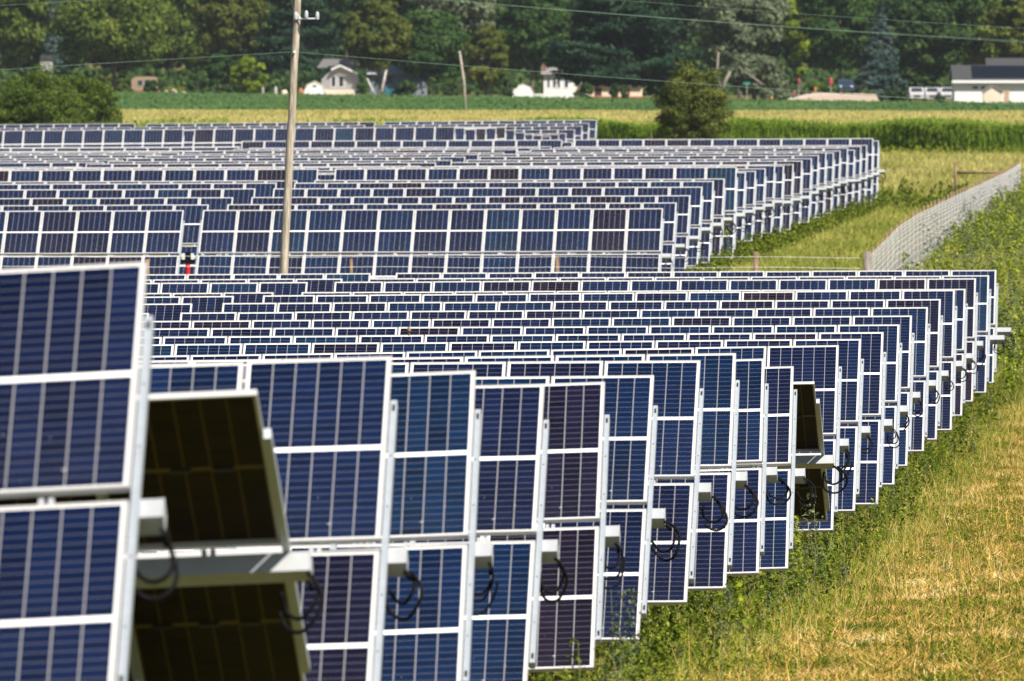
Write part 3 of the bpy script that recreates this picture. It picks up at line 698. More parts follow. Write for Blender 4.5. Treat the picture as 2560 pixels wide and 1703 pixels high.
# mid distance bush and tree
tree(92, 782, 6.1, 235, 'hedge', 'round', 'big round bush at the left edge behind the far panels, left dome', 'bush', 'bushes at the field edge', seed=71, leaf=.085, nl=34000, clumps=150, z0=.0, r0=.12, name='bush')
tree(216, 786, 5.5, 190, 'hedge', 'round', 'feathery lower bush joined to the right of the round bush', 'bush', 'bushes at the field edge', seed=72, leaf=.085, nl=26000, clumps=110, z0=.0, r0=.12, name='bush')
tree(-5, 780, 3.6, 120, 'hedge', 'round', 'low bush cut off by the left edge beside the round bush', 'bush', 'bushes at the field edge', seed=74, leaf=.085, nl=9000, clumps=50, z0=.0, r0=.1, name='bush')
tree(1733, 776, 6.05, 186, 'willowbush', 'round', 'solitary round topped tree at the corn edge right of centre', 'tree', None, seed=73, leaf=.085, nl=42000, clumps=170, z0=.02, r0=.14, power=.38)

# ------------------------------------------------------------------ crops
def spikes(x, y, z0, h, wd, rng, bend=.3):
    n = len(x); a = rng.uniform(-.9, .9, n); ux, uy = np.cos(a), np.sin(a); t = rng.normal(0, bend, (n, 2)) * h[:, None]
    v = np.stack([np.stack([x - ux * wd, y - uy * wd, z0], 1), np.stack([x + ux * wd, y + uy * wd, z0], 1), np.stack([x + t[:, 0], y + t[:, 1], z0 + h], 1)], 1).reshape(-1, 3)
    return v, np.arange(3 * n).reshape(-1, 3)
def field_surface(name, x0, x1, y0, y1, z, mat, kind, lab=None, cat=None, nx_=40, ny_=30, amp=.05, skew=0.):
    rng = np.random.default_rng(5); xs_ = np.linspace(x0, x1, nx_); ys_ = np.linspace(0, 1, ny_); X, T = np.meshgrid(xs_, ys_)
    Y = y0 + (y1 - y0) * T + skew * X * T; Z = z + rng.normal(0, amp, X.shape)
    q = (np.arange(ny_ - 1)[:, None] * nx_ + np.arange(nx_ - 1)[None]).ravel()
    me = np_mesh(name, np.stack([X, Y, Z], -1).reshape(-1, 3), np.stack([q, q + 1, q + nx_ + 1, q + nx_], 1), mat)
    o = link(name, me); tag(o, lab, cat, kind=kind); return o
M['cornleaf'] = leafy('corn_leaf', [(0, (.040, .085, .010)), (.35, (.13, .22, .025)), (.7, (.26, .36, .045)), (1, (.46, .50, .14))], .45, .35, .5)
M['tassel'] = leafy('corn_tassel', [(0, (.34, .31, .09)), (.45, (.50, .43, .15)), (.85, (.62, .53, .22)), (1, (.48, .48, .16))], .3, .04, .5)
M['soyleaf'] = leafy('soy_leaf', [(0, (.034, .075, .024)), (.45, (.062, .118, .038)), (.85, (.098, .160, .052)), (1, (.15, .21, .08))], .25, .05, .6)
def corn_edge_y(x): return 812 + 2.0 * np.sin(x * .35) - .2 * x
rng = np.random.default_rng(21)
# standing corn: front of the field
vv, ff, b = [], [], 0
n = 9500
x = rng.uniform(-40, 44, n); x[:6000] = rng.uniform(1, 40, 6000); dep = rng.uniform(0, 1, n) ** 1.6 * 9; y = corn_edge_y(x) + dep
hgt = 2.1 + .12 * rng.normal(size=n) + .18 * np.sin(x * .5)
lv = 11; idx = np.repeat(np.arange(n), lv); t = rng.uniform(.12, 1, len(idx)); ang = rng.uniform(0, 2 * PI, len(idx))
ln = rng.uniform(.30, .62, len(idx)) * (1.15 - .5 * np.abs(t - .5)); wd = rng.uniform(.032, .055, len(idx))
bx, by, bz = x[idx], y[idx], t * hgt[idx] * .95
dx, dy = np.cos(ang), np.sin(ang); px_, py_ = -dy * wd, dx * wd
mx, my, mz = bx + dx * ln * .5, by + dy * ln * .5, bz + ln * .55
tx_, ty_, tz_ = bx + dx * ln, by + dy * ln, bz + ln * rng.uniform(-.1, .6, len(idx))
v = np.stack([np.stack([bx, by, bz], 1), np.stack([mx + px_, my + py_, mz], 1), np.stack([tx_, ty_, tz_], 1), np.stack([mx - px_, my - py_, mz], 1)], 1).reshape(-1, 3)
o = link('corn_stand', np_mesh('corn_stand', v, np.arange(len(v)).reshape(-1, 4), M['cornleaf'])); tag(o, 'tall green corn standing along the near edge of the golden field', 'corn', kind='stuff')
n = 16000; x = rng.uniform(-2, 44, n); yy = corn_edge_y(x) - .25 + 3.2 * rng.uniform(0, 1, n) ** 1.5
v, f = spikes(x, yy, np.zeros(n) + rng.uniform(0, 1.2, n), rng.uniform(.8, 1.15, n) * (1 + .25 * np.sin(x * 1.7) * np.sin(x * .45 + 1)), rng.uniform(.04, .09, n), rng, .12)
o = link('corn_blades', np_mesh('corn_blades', v, f, M['cornleaf'])); tag(o, 'upright corn leaves forming the face of the field edge', 'corn', kind='stuff')
# field body (dense canopy) + tassels
field_surface('corn_canopy', -60, 70, 822, 948, 1.85, M['cornleaf'], 'stuff', 'dense canopy of the corn field under its golden tassels', 'corn', 90, 60, .10)
n = 190000; x = rng.uniform(-40, 44, n); yy = corn_edge_y(x) + 2.5 + (126 * rng.uniform(0, 1, n)); h = rng.uniform(.22, .42, n)
v, f = spikes(x, yy, 1.84 + rng.normal(0, .05, n), h, rng.uniform(.07, .14, n), rng)
o = link('corn_tassels', np_mesh('corn_tassels', v, f, M['tassel'])); tag(o, 'golden tassels spread across the top of the corn field', 'corn tassels', kind='stuff')
# soybeans
skew = -2.4
field_surface('soybean_field', -90, 90, 1060, 1440, .50, M['soyleaf'], 'stuff', 'blue green soybean field in front of the houses', 'soybeans', 60, 40, .04, skew)
n = 90000; x = rng.uniform(-62, 64, n); t = rng.uniform(0, 1, n); yy = 1062 + (378 + skew * x) * t
v, f = cards(np.stack([x, yy, .55 + rng.normal(0, .10, n)], 1), np.stack([rng.normal(0, .5, n), rng.normal(-.4, .4, n), rng.uniform(.3, 1, n)], 1), .22, .2, rng)
o = link('soybean_leaves', np_mesh('soybean_leaves', v, f, M['soyleaf'])); tag(o, 'leafy tops of the soybean field in front of the houses', 'soybeans', kind='stuff')

# ------------------------------------------------------------------ grass and weeds
M['grass'] = leafy('meadow_grass', [(0, (.030, .060, .006)), (.30, (.095, .140, .012)), (.40, (.26, .23, .032)), (.50, (.52, .33, .075)), (.76, (.80, .52, .17)), (1, (.95, .74, .38))], .35, 1.6, .5, 4.2, 1.1)
M['grassgreen'] = leafy('green_grass', [(0, (.060, .100, .012)), (.30, (.160, .215, .030)), (.55, (.32, .34, .065)), (.78, (.56, .48, .16)), (1, (.78, .62, .28))], .3, .30, .55)
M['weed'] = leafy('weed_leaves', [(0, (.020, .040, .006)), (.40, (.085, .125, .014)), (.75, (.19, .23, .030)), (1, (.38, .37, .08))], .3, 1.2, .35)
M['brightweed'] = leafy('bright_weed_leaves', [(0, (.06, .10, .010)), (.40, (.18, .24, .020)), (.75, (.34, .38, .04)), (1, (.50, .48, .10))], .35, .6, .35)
M['greyweed'] = leafy('greyish_weed_leaves', [(0, (.05, .065, .035)), (.5, (.11, .14, .07)), (.85, (.20, .23, .13)), (1, (.34, .34, .20))], .3, 1., .3)
M['tuft'] = leafy('green_tuft_grass', [(0, (.022, .050, .006)), (.35, (.080, .130, .012)), (.75, (.20, .25, .026)), (1, (.36, .37, .06))], .3, 1.2, .4, 3.)
M['palegrass'] = leafy('pale_meadow_grass', [(0, (.13, .17, .03)), (.35, (.30, .31, .07)), (.7, (.55, .48, .17)), (1, (.72, .58, .27))], .3, .12, .55)
def scatter_xy(n, y0, y1, xl, xr, rng, py=1.):
    y = y0 + (y1 - y0) * rng.uniform(0, 1, n) ** py
    a = xl(y); c = xr(y); return a + (c - a) * rng.uniform(0, 1, n), y
redge = lambda y: .0427 * y * 1.06 + .6
def blades(name, n, y0, y1, xl, xr, hm, wm, mat, lab, seed, bend=.45, patch=None):
    rng = np.random.default_rng(seed); x, y = scatter_xy(n, y0, y1, xl, xr, rng)
    if patch is not None:
        k = patch(x, y) > rng.uniform(0, 1, n); x, y = x[k], y[k]
    h = hm * rng.uniform(.45, 1.35, len(x)) * (1 + .45 * np.sin(x * 4.1 + y * 1.3) * np.sin(y * 2.3 - x * 2.7)); v, f = spikes(x, y, ground(x, y) - .02, h, wm * rng.uniform(.6, 1.4, len(x)), rng, bend)
    o = link(name, np_mesh(name, v, f, mat)); tag(o, lab, 'grass', kind='stuff')
nearx = lambda y: row_x(y) - 1.5
blades('dry_grass', 400000, 84, 262, nearx, redge, .085, .0115, M['grass'], 'dry golden grass mown short beside the near panel rows', 31, 1.5, lambda x, y: np.clip(.62 + .5 * np.sin(x * 3.3 + 2 * np.sin(y * .7)) * np.sin(y * 1.1 + 1.5 * np.sin(x * 1.9)), .12, 1))
blades('green_tufts', 85000, 84, 262, nearx, redge, .085, .012, M['tuft'], 'green tufts growing through the dry grass', 56, 1.3, lambda x, y: np.clip(1.6 * np.sin(x * 2.9 + 1.3 * np.sin(y * .5)) * np.sin(y * .9 + 1.7 * np.sin(x * 1.3)) + .15, .08, 1))
blades('tall_grass', 7000, 84, 262, nearx, redge, .36, .005, M['grass'], 'scattered taller stalks over the dry grass in the foreground', 32, .3)
r2x = lambda y: np.where(y < 341, np.where(y < 290, 3, 2.6), np.interp(y, [341, 535, 560, 600], [3.4, 15.5, 15, 8]))
blades('meadow', 230000, 262, 600, r2x, redge, .28, .016, M['grassgreen'], 'mixed green and tan meadow grass beside the middle block', 33, .7)
blades('far_meadow', 60000, 600, 818, lambda y: y * 0 + 8, redge, .34, .030, M['palegrass'], 'pale dry meadow grass in front of the corn edge', 34, .6)

def leaf_plants(rng, x, y, H, per, leaf, spread=.22, zfun=ground):
    n = len(x); idx = np.repeat(np.arange(n), per); t = rng.uniform(.08, 1, len(idx)) ** .8
    lx, ly = rng.normal(0, .12, n), rng.normal(0, .12, n)
    a = rng.uniform(0, 2 * PI, len(idx)); rr = spread * H[idx] * (1.15 - t) * rng.uniform(.3, 1, len(idx))
    px_ = x[idx] + lx[idx] * t * H[idx] + np.cos(a) * rr; py_ = y[idx] + ly[idx] * t * H[idx] + np.sin(a) * rr
    pz = zfun(x, y)[idx] + t * H[idx]
    N_ = np.stack([np.cos(a) * .6, np.sin(a) * .6, rng.uniform(.1, 1, len(idx))], 1) + rng.normal(0, .35, (len(idx), 3))
    s = leaf * rng.uniform(.5, 1.3, len(idx)); return cards(np.stack([px_, py_, pz], 1), N_, s, s * .55, rng)
def weeds(name, n, y0, y1, xl, xr, hm, per, leaf, mat, lab, seed, patch=None, spread=.3):
    rng = np.random.default_rng(seed); x, y = scatter_xy(n, y0, y1, xl, xr, rng)
    if patch is not None:
        k = patch(x, y) > rng.uniform(0, 1, n); x, y = x[k], y[k]
    H = hm * rng.uniform(.4, 1.25, len(x)); v, f = leaf_plants(rng, x, y, H, per, leaf, spread)
    o = link(name, np_mesh(name, v, f, mat)); tag(o, lab, 'weeds', kind='stuff')
def fence_side(y): return 9.6 + .0605 * (y - 324) + .25
vg = lambda wd, c=0.: (lambda x, y: np.exp(-np.clip((x - row_x(y) - c) / wd, 0, 9) ** 2))
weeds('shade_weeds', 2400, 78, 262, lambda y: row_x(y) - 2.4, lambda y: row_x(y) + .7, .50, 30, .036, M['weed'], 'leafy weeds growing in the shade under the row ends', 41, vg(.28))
weeds('verge_weeds', 3600, 78, 262, lambda y: row_x(y) - .6, lambda y: row_x(y) + 1.8, .22, 26, .022, M['brightweed'], 'low leafy weeds along the edge of the dry grass', 42, vg(.6))
weeds('sage_verge', 350, 78, 262, lambda y: row_x(y) - 1.2, lambda y: row_x(y) + 1.0, .55, 60, .022, M['greyweed'], 'greyish feathery weeds among the leafy ones under the row ends', 51, vg(.35))
weeds('fine_weeds', 1500, 78, 262, lambda y: row_x(y) - 1.4, lambda y: row_x(y) + 1.6, .48, 80, .013, M['weed'], 'fine leaved weeds mixed in under the row ends', 52, vg(.4))
weeds('grass_weeds', 11000, 84, 262, nearx, redge, .12, 12, .020, M['brightweed'], 'small green weeds mixed into the dry grass', 43, lambda x, y: np.clip(.42 + .7 * np.sin(x * 2.1 + y * .21) * np.sin(y * .33 - x), .05, 1))
blades('verge_grass', 60000, 78, 262, lambda y: row_x(y) - 1.0, lambda y: row_x(y) + 2.2, .20, .007, M['grassgreen'], 'green and straw grass between the weeds and the dry grass', 53, .5, vg(.8))
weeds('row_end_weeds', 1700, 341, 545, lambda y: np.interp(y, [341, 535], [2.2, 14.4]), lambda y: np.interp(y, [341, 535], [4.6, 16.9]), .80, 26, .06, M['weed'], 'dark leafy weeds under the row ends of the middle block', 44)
weeds('broad_weeds', 130, 262, 500, lambda y: np.maximum(fence_side(y), 9.9), redge, 1.2, 60, .07, M['brightweed'], 'broad leaved yellow green weeds standing above the others by the fence', 57)
weeds('fence_weeds', 1900, 262, 470, lambda y: np.maximum(fence_side(y), 9.9), redge, .85, 40, .062, M['brightweed'], 'rank green weeds growing up against the wire fence', 45, lambda x, y: np.clip(.5 + .6 * np.sin(x * 1.3 + y * .06) * np.sin(y * .11), .1, 1))
weeds('far_fence_weeds', 1500, 400, 620, fence_side, redge, 1.2, 30, .075, M['brightweed'], 'tall weeds beyond the fence at the right edge', 46)
weeds('sage_weeds', 420, 262, 520, lambda y: np.maximum(fence_side(y), 9.9), redge, 1.7, 70, .040, M['greyweed'], 'greyish tall weeds among the green ones by the fence', 47)
weeds('dark_fence_weeds', 350, 262, 520, lambda y: np.maximum(fence_side(y), 9.9), redge, 1.1, 50, .045, M['weed'], 'dark leafy clumps among the weeds by the fence', 54)
blades('fence_grass', 110000, 262, 500, lambda y: np.maximum(fence_side(y), 9.9), redge, .55, .012, M['grassgreen'], 'long yellowing grass among the weeds by the fence', 55, .4)
weeds('inner_weeds', 1500, 300, 560, lambda y: np.interp(y, [300, 535, 560], [4., 17.2, 18.]), lambda y: fence_side(y) - .4, .32, 24, .045, M['brightweed'], 'green weed patches between the middle block and the fence', 48, lambda x, y: np.clip(.25 + .8 * np.sin(x * .8 + y * .05) * np.sin(y * .09), 0, 1))
weeds('corn_foot_weeds', 700, 797, 811, lambda y: y * 0 + 4, redge, .6, 26, .09, M['brightweed'], 'leafy weeds at the foot of the corn', 49)
# low weed patches near the far end of the middle block
weeds('weed_clump', 260, 520, 565, lambda y: y * 0 + 16.4, lambda y: y * 0 + 21.0, 1.0, 60, .07, M['weed'], 'dark bushy weeds right of the farthest tube end', 50, lambda x, y: np.clip(np.sin(x * 2.2 + y * .3) * 1.3, 0, 1))

M['weedstem'] = simple('weed_stem', (.16, .17, .06), .8)
# single tall weeds standing in front of panels
def tall_weed(px, dd, dx, H, mat, lab, seed, leaf=.045, per=60, spread=.22):
    rng = np.random.default_rng(seed); x = lat(px, dd) + dx; root = empty('tall_weed', (x, dd, gz(x, dd))); tag(root, lab, 'weed', 'single tall weeds')
    z = np.zeros(1); v, f = leaf_plants(rng, z, z, np.array([H]), per, leaf, spread, lambda a, b: a * 0)
    link('leaves', np_mesh('leaves', v, f, M[mat]), root)
    mb = MB(); mb.tube([(0, 0, 0), (.02, 0, H * .5), (.0, .01, H)], [.008, .006, .002], 5); mb.build('stem', M['weedstem'], root)
tall_weed(1528, 103.5, 0, 1.25, 'greyweed', 'feathery grey green weed before the lowest panel near the bottom centre', 61, .020, 420, .42)
tall_weed(1548, 102.5, 0, .95, 'greyweed', 'shorter feathery weed beside the grey green one at bottom centre', 62, .018, 260, .40)
tall_weed(1445, 99.5, 0, .9, 'weed', 'low bushy weed at the bottom edge left of centre', 63, .03, 90, .25)
tall_weed(1862, 118, 0, .95, 'brightweed', 'upright broad leaved weed in shade below the stepped rows', 64, .040, 90, .2)
tall_weed(1802, 112.5, 0, .85, 'greyweed', 'thin dry stalk standing in the shade under the row ends', 65, .012, 26, .05)
tall_weed(1992, 150.5, -.05, 1.15, 'brightweed', 'bright green weed right of the lowest backward tipped panel', 66, .030, 260, .26)
tall_weed(2035, 153.5, 0, 1.35, 'greyweed', 'pale leafy weed in front of the backward tipped row end', 67, .028, 220, .34)
tall_weed(2108, 156, 0, 1.05, 'greyweed', 'yellow dry stalk beside the twelfth panel row end', 68, .014, 30, .05)
tall_weed(1815, 385, 0, 1.9, 'weed', 'dark climbing weed before the steep middle block row', 69, .08, 110, .2)

# ------------------------------------------------------------------ houses
def house_root(name, x, dd, lab, cat='house', rot=0): 
    r = empty(name, (x, dd, 0), (0, 0, rot)); return tag(r, lab, cat)
def win(parent, x0, x1, z0, z1, y, trim='white', name='window'):
    mb = MB(); t_ = .08
    mb.box(x0 - t_, x1 + t_, y - .05, y - .002, z1, z1 + t_); mb.box(x0 - t_, x1 + t_, y - .05, y - .002, z0 - t_, z0)
    mb.box(x0 - t_, x0, y - .05, y - .002, z0, z1); mb.box(x1, x1 + t_, y - .05, y - .002, z0, z1)
    f = mb.build(name, M[trim], parent); mb = MB(); mb.box(x0, x1, y - .02, y - .003, z0, z1); mb.build('pane', M['window'], f)

# A: white barn at right (d about 1390), scale 21.6 px per m
dd = 1390.; sc = F / dd; r = house_root('barn', lat(2386, dd), dd, 'long white barn at the right edge with dark solar panels on its roof', 'barn')
W_ = 14.; zb = .05
eave = at(2386, 203, dd).z; ridge = at(2386, 163, dd).z
mb = MB(); mb.box(0, W_, 0, 8, 0, eave); mb.build('wall', M['white'], r)
mb = MB(); mb.prism([(-.5, eave - .05), (4, ridge - .17), (8.5, eave - .05), (8.5, eave + .12), (4, ridge), (-.5, eave + .12)], -.3, W_ + .3, axis='x')
rf = mb.build('roof', M['roof'], r)
mb = MB(); mb.box(-.3, W_ + .3, -.62, -.5, eave - .22, eave + .10); mb.build('gutter', M['white'], rf)
sl0 = Vector((0, -.5, eave + .12)); sl1 = Vector((0, 4, ridge)); dv = (sl1 - sl0); nrm = Vector((0, -dv.z, dv.y)).normalized()
mb = MB()
for (xa, xb, ta, tb) in ((2.05, W_ - .1, .12, .93),):
    a = sl0 + dv * ta + nrm * .06; c = sl0 + dv * tb + nrm * .06
    mb.add([(xa, a.y, a.z), (xb, a.y, a.z), (xb, c.y, c.z), (xa, c.y, c.z)], [(0, 1, 2, 3)])
mb.build('roof_panel', M['darkpv'], rf)
win(r, 2.1, 2.7, at(0, 222, dd).z, at(0, 216, dd).z, 0); win(r, 3.1, 3.5, at(0, 222, dd).z, at(0, 216, dd).z, 0)
mb = MB(); mb.prism([(0, at(0, 150, dd).z - 1.2), (2, at(0, 150, dd).z), (12, at(0, 150, dd).z), (12, at(0, 150, dd).z - 1.2)], 14, 18, axis='y'); 
mb = MB(); mb.box(4.2, 13, 9, 13, 0, at(0, 163, dd).z); mb.build('rear_wall', M['white'], r)
mb = MB(); mb.prism([(8.6, at(0, 163, dd).z), (11, at(0, 150, dd).z + .2), (13.4, at(0, 163, dd).z)], 4.0, 13.2, axis='x'); mb.build('rear_roof', M['roof'], r)
# small shed in front
dd = 1384.; x0 = lat(2459, dd); r = house_root('garden_shed', x0, dd, 'small cream shed with pointed roof in front of the white barn', 'shed')
w_ = 46 / F * dd; h1 = at(0, 231, dd).z; h2 = at(0, 216, dd).z
mb = MB(); mb.prism([(0, 0), (w_, 0), (w_, h1), (w_ * .5, h2), (0, h1)], 0, 2.4); mb.build('wall', M['cream'], r)
mb = MB(); mb.prism([(-.12, h1 - .05), (w_ * .5, h2 + .02), (w_ + .12, h1 - .05), (w_ + .12, h1 + .07), (w_ * .5, h2 + .15), (-.12, h1 + .07)], -.15, 2.5); mb.build('roof', M['paleroof'], r)
mb = MB(); mb.box(w_ * .3, w_ * .7, -.04, -.003, .05, h1 * .85); mb.build('door', M['cream'], r)
r = house_root('firewood_stack', lat(2508, dd), dd, 'stack of firewood beside the small cream shed', 'firewood')
rr = random.Random(3); k = 0
woodm = simple('firewood_log', (.42, .27, .13), .9, 0, .5, 3)
for iz in range(10):
    for ix in range(4):
        if k < 40:
            mb = MB(); mb.tube([(0, 0, 0), (0, .5, 0)], rr.uniform(.07, .1), 7); mb.build('log', woodm, r, (.12 + ix * .15 + (.06 if iz % 2 else 0), 0, .1 + iz * .175)); k += 1

# B: gambrel sheds
def gambrel(px0, px1, ytop, ybase, lab, lou):
    dd = min(1540., 8 * F / (ybase - 90)); x0 = lat(px0, dd); w_ = (px1 - px0) / F * dd; H = (ybase - ytop) / F * dd
    r = house_root('white_shed', x0, dd, lab, 'shed')
    prof = [(0, 0), (w_, 0), (w_, H * .38), (w_ * .84, H * .80), (w_ * .5, H), (w_ * .16, H * .80), (0, H * .38)]
    mb = MB(); mb.prism(prof, 0, 3.2); mb.build('wall', M['white'], r)
    out = [(-.06, H * .36), (w_ * .14, H * .82), (w_ * .5, H * 1.03), (w_ * .86, H * .82), (w_ + .06, H * .36), (w_ + .12, H * .37), (w_ * .87, H * .85), (w_ * .5, H * 1.07), (w_ * .13, H * .85), (-.12, H * .37)]
    mb = MB()
    for i in range(4):
        mb.prism([out[i], out[i + 1], out[8 - i], out[9 - i]], -.05, 3.3)
    mb.build('roof', M['paleroof' if not lou else 'cream'], r)
    if lou: mb = MB(); mb.box(w_ * .42, w_ * .60, -.03, -.003, H * .70, H * .80); mb.build('vent', M['window'], r)
    mb = MB(); mb.box(w_ * .32, w_ * .68, -.03, -.003, .05, H * .60); mb.build('door', M['white'], r)
gambrel(760, 812, 197.5, 238, 'white barn shaped shed with small dark vent beside the gabled house', True)
gambrel(1281, 1334, 209.6, 245.3, 'plain white barn shaped shed near the middle, left of the white house', False)

# C: gabled house
dd = 1545.; r = house_root('gabled_house', lat(804, dd), dd, 'grey house with white gable and two tall windows', 'house')
Z_ = lambda py: at(0, py, dd).z; X_ = lambda px: (px - 804) / F * dd
mb = MB(); mb.prism([(0, 0), (X_(896), 0), (X_(896), Z_(186)), (X_(851), Z_(166)), (X_(826), Z_(178)), (0, Z_(198))], 0, 6); mb.build('wall', M['tan'], r)
mb = MB(); mb.prism([(X_(828), Z_(172)), (X_(851), Z_(162)), (X_(894), Z_(182)), (X_(894), Z_(186.5)), (X_(851), Z_(166.5)), (X_(828), Z_(176.5))], -.8, 6.2); mb.build('gable_trim', M['white'], r)
mb = MB(); mb.prism([(X_(790), Z_(170)), (X_(806), Z_(148)), (X_(880), Z_(148)), (X_(898), Z_(168))], 6.3, 7.5); mb.build('roof', M['paleroof'], r)
mb = MB(); mb.prism([(X_(835), Z_(188)), (X_(847), Z_(182)), (X_(868), Z_(188)), (X_(868), Z_(190)), (X_(835), Z_(190))], -.06, -.003); mb.build('window_head', M['white'], r)
win(r, X_(829), X_(839), Z_(217), Z_(191.5), 0); win(r, X_(847.5), X_(859), Z_(217), Z_(191.5), 0)
mb = MB(); mb.box(X_(812), X_(885), -2.4, -.1, 0, Z_(224)); mb.build('deck', M['cream'], r)
# D: blue grey house
dd = 1560.; r = house_root('bluegrey_house', lat(925, dd), dd, 'dark blue grey house half hidden behind the birch', 'house')
X_ = lambda px: (px - 925) / F * dd; Z_ = lambda py: at(0, py, dd).z
mb = MB(); mb.box(0, X_(1070), 0, 7, 0, Z_(186)); mb.build('wall', M['bluewall'], r)
mb = MB(); mb.prism([(-.6, Z_(186)), (3.5, Z_(164)), (7.6, Z_(186))], -.4, X_(1015), axis='x'); mb.build('roof', M['greywall_car_shade'], r)
win(r, X_(966), X_(982), Z_(209), Z_(191), 0, 'bluewall'); win(r, X_(940), X_(948), Z_(209), Z_(194), 0, 'bluewall')
mb = MB(); mb.box(X_(1005), X_(1068), -2.2, -.1, 0, Z_(205)); mb.build('porch', simple('porch_grey', (.20, .22, .26), .7), r)
mb = MB(); mb.box(X_(962), X_(985), -1.5, -.3, 0, Z_(222)); mb.build('blue_tarp', simple('teal_tarp', (.02, .14, .20), .6), r)
# E: white house under the pine
dd = 1465.; r = house_root('white_house', lat(1359, dd), dd, 'low white and cream house under the huge pine', 'house')
X_ = lambda px: (px - 1359) / F * dd; Z_ = lambda py: at(0, py, dd).z
mb = MB(); mb.box(0, X_(1436), 0, 6, 0, Z_(186)); mb.build('wall', M['white'], r)
mb = MB(); mb.prism([(-.5, Z_(186)), (3, Z_(168)), (6.5, Z_(186))], -.3, X_(1440), axis='x'); rf = mb.build('roof', M['paleroof'], r)
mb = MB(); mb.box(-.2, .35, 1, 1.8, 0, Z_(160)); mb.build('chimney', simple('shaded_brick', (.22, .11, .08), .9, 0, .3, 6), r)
for a, b in ((1369, 1374), (1383, 1389), (1394, 1400), (1412, 1420)): win(r, X_(a), X_(b), Z_(218), Z_(196), 0)
mb = MB(); mb.box(X_(1436) + .02, X_(1606), .6, 6, 0, Z_(214)); mb.build('side_wing', M['cream'], r)
mb = MB(); mb.prism([(.1, Z_(214)), (3.2, Z_(202)), (6.3, Z_(214))], X_(1436) + .5, X_(1608), axis='x'); mb.build('wing_roof', M['paleroof'], r)
for a, b in ((1452, 1462), (1488, 1503), (1534, 1545), (1570, 1573)): win(r, X_(a), X_(b), Z_(238), Z_(222), .6, 'terracotta')
mb = MB(); mb.box(X_(1438), X_(1606), .40, .57, 0, Z_(241)); mb.build('brick_base', M['brick'], r)
mb = MB()
for a in np.arange(1336, 1432, 3.2): mb.box(X_(a), X_(a + 2.6), -3.05, -3.0, 0, Z_(234))
mb.build('picket_fence', M['white'], r)
# F: cream camper with terracotta base, left
dd = 1590.; r = house_root('camper', lat(329, dd), dd, 'peach and terracotta camper trailer at the left field edge', 'camper')
X_ = lambda px: (px - 329) / F * dd; Z_ = lambda py: at(0, py, dd).z
mb = MB(); mb.prism([(0, Z_(222)), (.5, Z_(226)), (X_(393), Z_(226)), (X_(393), Z_(196)), (X_(386), Z_(192)), (.6, Z_(192)), (0, Z_(198))], 0, 2.4); mb.build('body', simple('peach_panel', (.30, .21, .14), .7), r)
mb = MB(); mb.box(.3, X_(393) + .3, -.05, 2.45, Z_(231), Z_(226) - .003); mb.build('skirt', M['terracotta'], r)
win(r, X_(345), X_(356), Z_(214), Z_(201), 0, 'tan'); win(r, X_(362), X_(376), Z_(214), Z_(200), 0, 'tan')
for a in (340, 380): mb = MB(); mb.tube([(X_(a), -.1, .35), (X_(a), .15, .35)], .34, 14); mb.build('wheel', M['tyre'], r)
dd = 1598.; r = house_root('grey_house', lat(83, dd) , dd + 25, 'pale grey house wall glimpsed between trees at far left', 'house')
X_ = lambda px: (px - 83) / F * dd; Z_ = lambda py: at(0, py, dd).z
mb = MB(); mb.box(0, 1.5, 0, 5, 0, Z_(150)); mb.build('wall', M['greywall_car_shade'], r); mb = MB(); mb.prism([(-.2, Z_(150)), (.75, Z_(142)), (1.7, Z_(150))], -.2, 5.2); mb.build('roof', M['roof'], r)
# stone mound
rng = np.random.default_rng(12); dd = 1570.; r = empty('stone_mound', (lat(436, dd), dd, 0)); tag(r, 'low mound of pale stones with plants right of the peach camper', 'stone mound')
mb = MB()
for k in range(60):
    a = rng.uniform(-1.9, 1.9); h = .95 * (1 - (a / 2.1) ** 2) * rng.uniform(.3, 1); R_ = rng.uniform(.12, .26); o3 = Vector((a, rng.uniform(-.5, .3), h))
    mb.tube([o3 + Vector((-R_, 0, 0)), o3 + Vector((-R_ * .4, 0, .03)), o3 + Vector((R_ * .5, 0, .02)), o3 + Vector((R_, 0, 0))], [R_ * .3, R_ * .8, R_ * .75, R_ * .25], 7)
mb.build('stones', M['stone'], r)
z = rng.uniform(-1.4, 1.2, 40); v, f = leaf_plants(rng, z, z * 0, np.full(40, .5), 20, .12, .4, lambda a, b: a * 0 + .8); link('plants', np_mesh('plants', v, f, M['brightweed']), r)

# driveway bank
dd = 1420.; mb = MB(); x0, x1 = lat(1965, dd), lat(2200, dd)
rr = random.Random(8); prof = [(x0, .02)] + [(x0 + (x1 - x0) * q / 24, (.35 + .75 * min(1, q / 9)) + rr.uniform(-.07, .07)) for q in range(1, 24)] + [(x1, .02)]
mb.prism(prof, dd, dd + 34); o = mb.build('driveway', M['gravel']); tag(o, kind='structure')
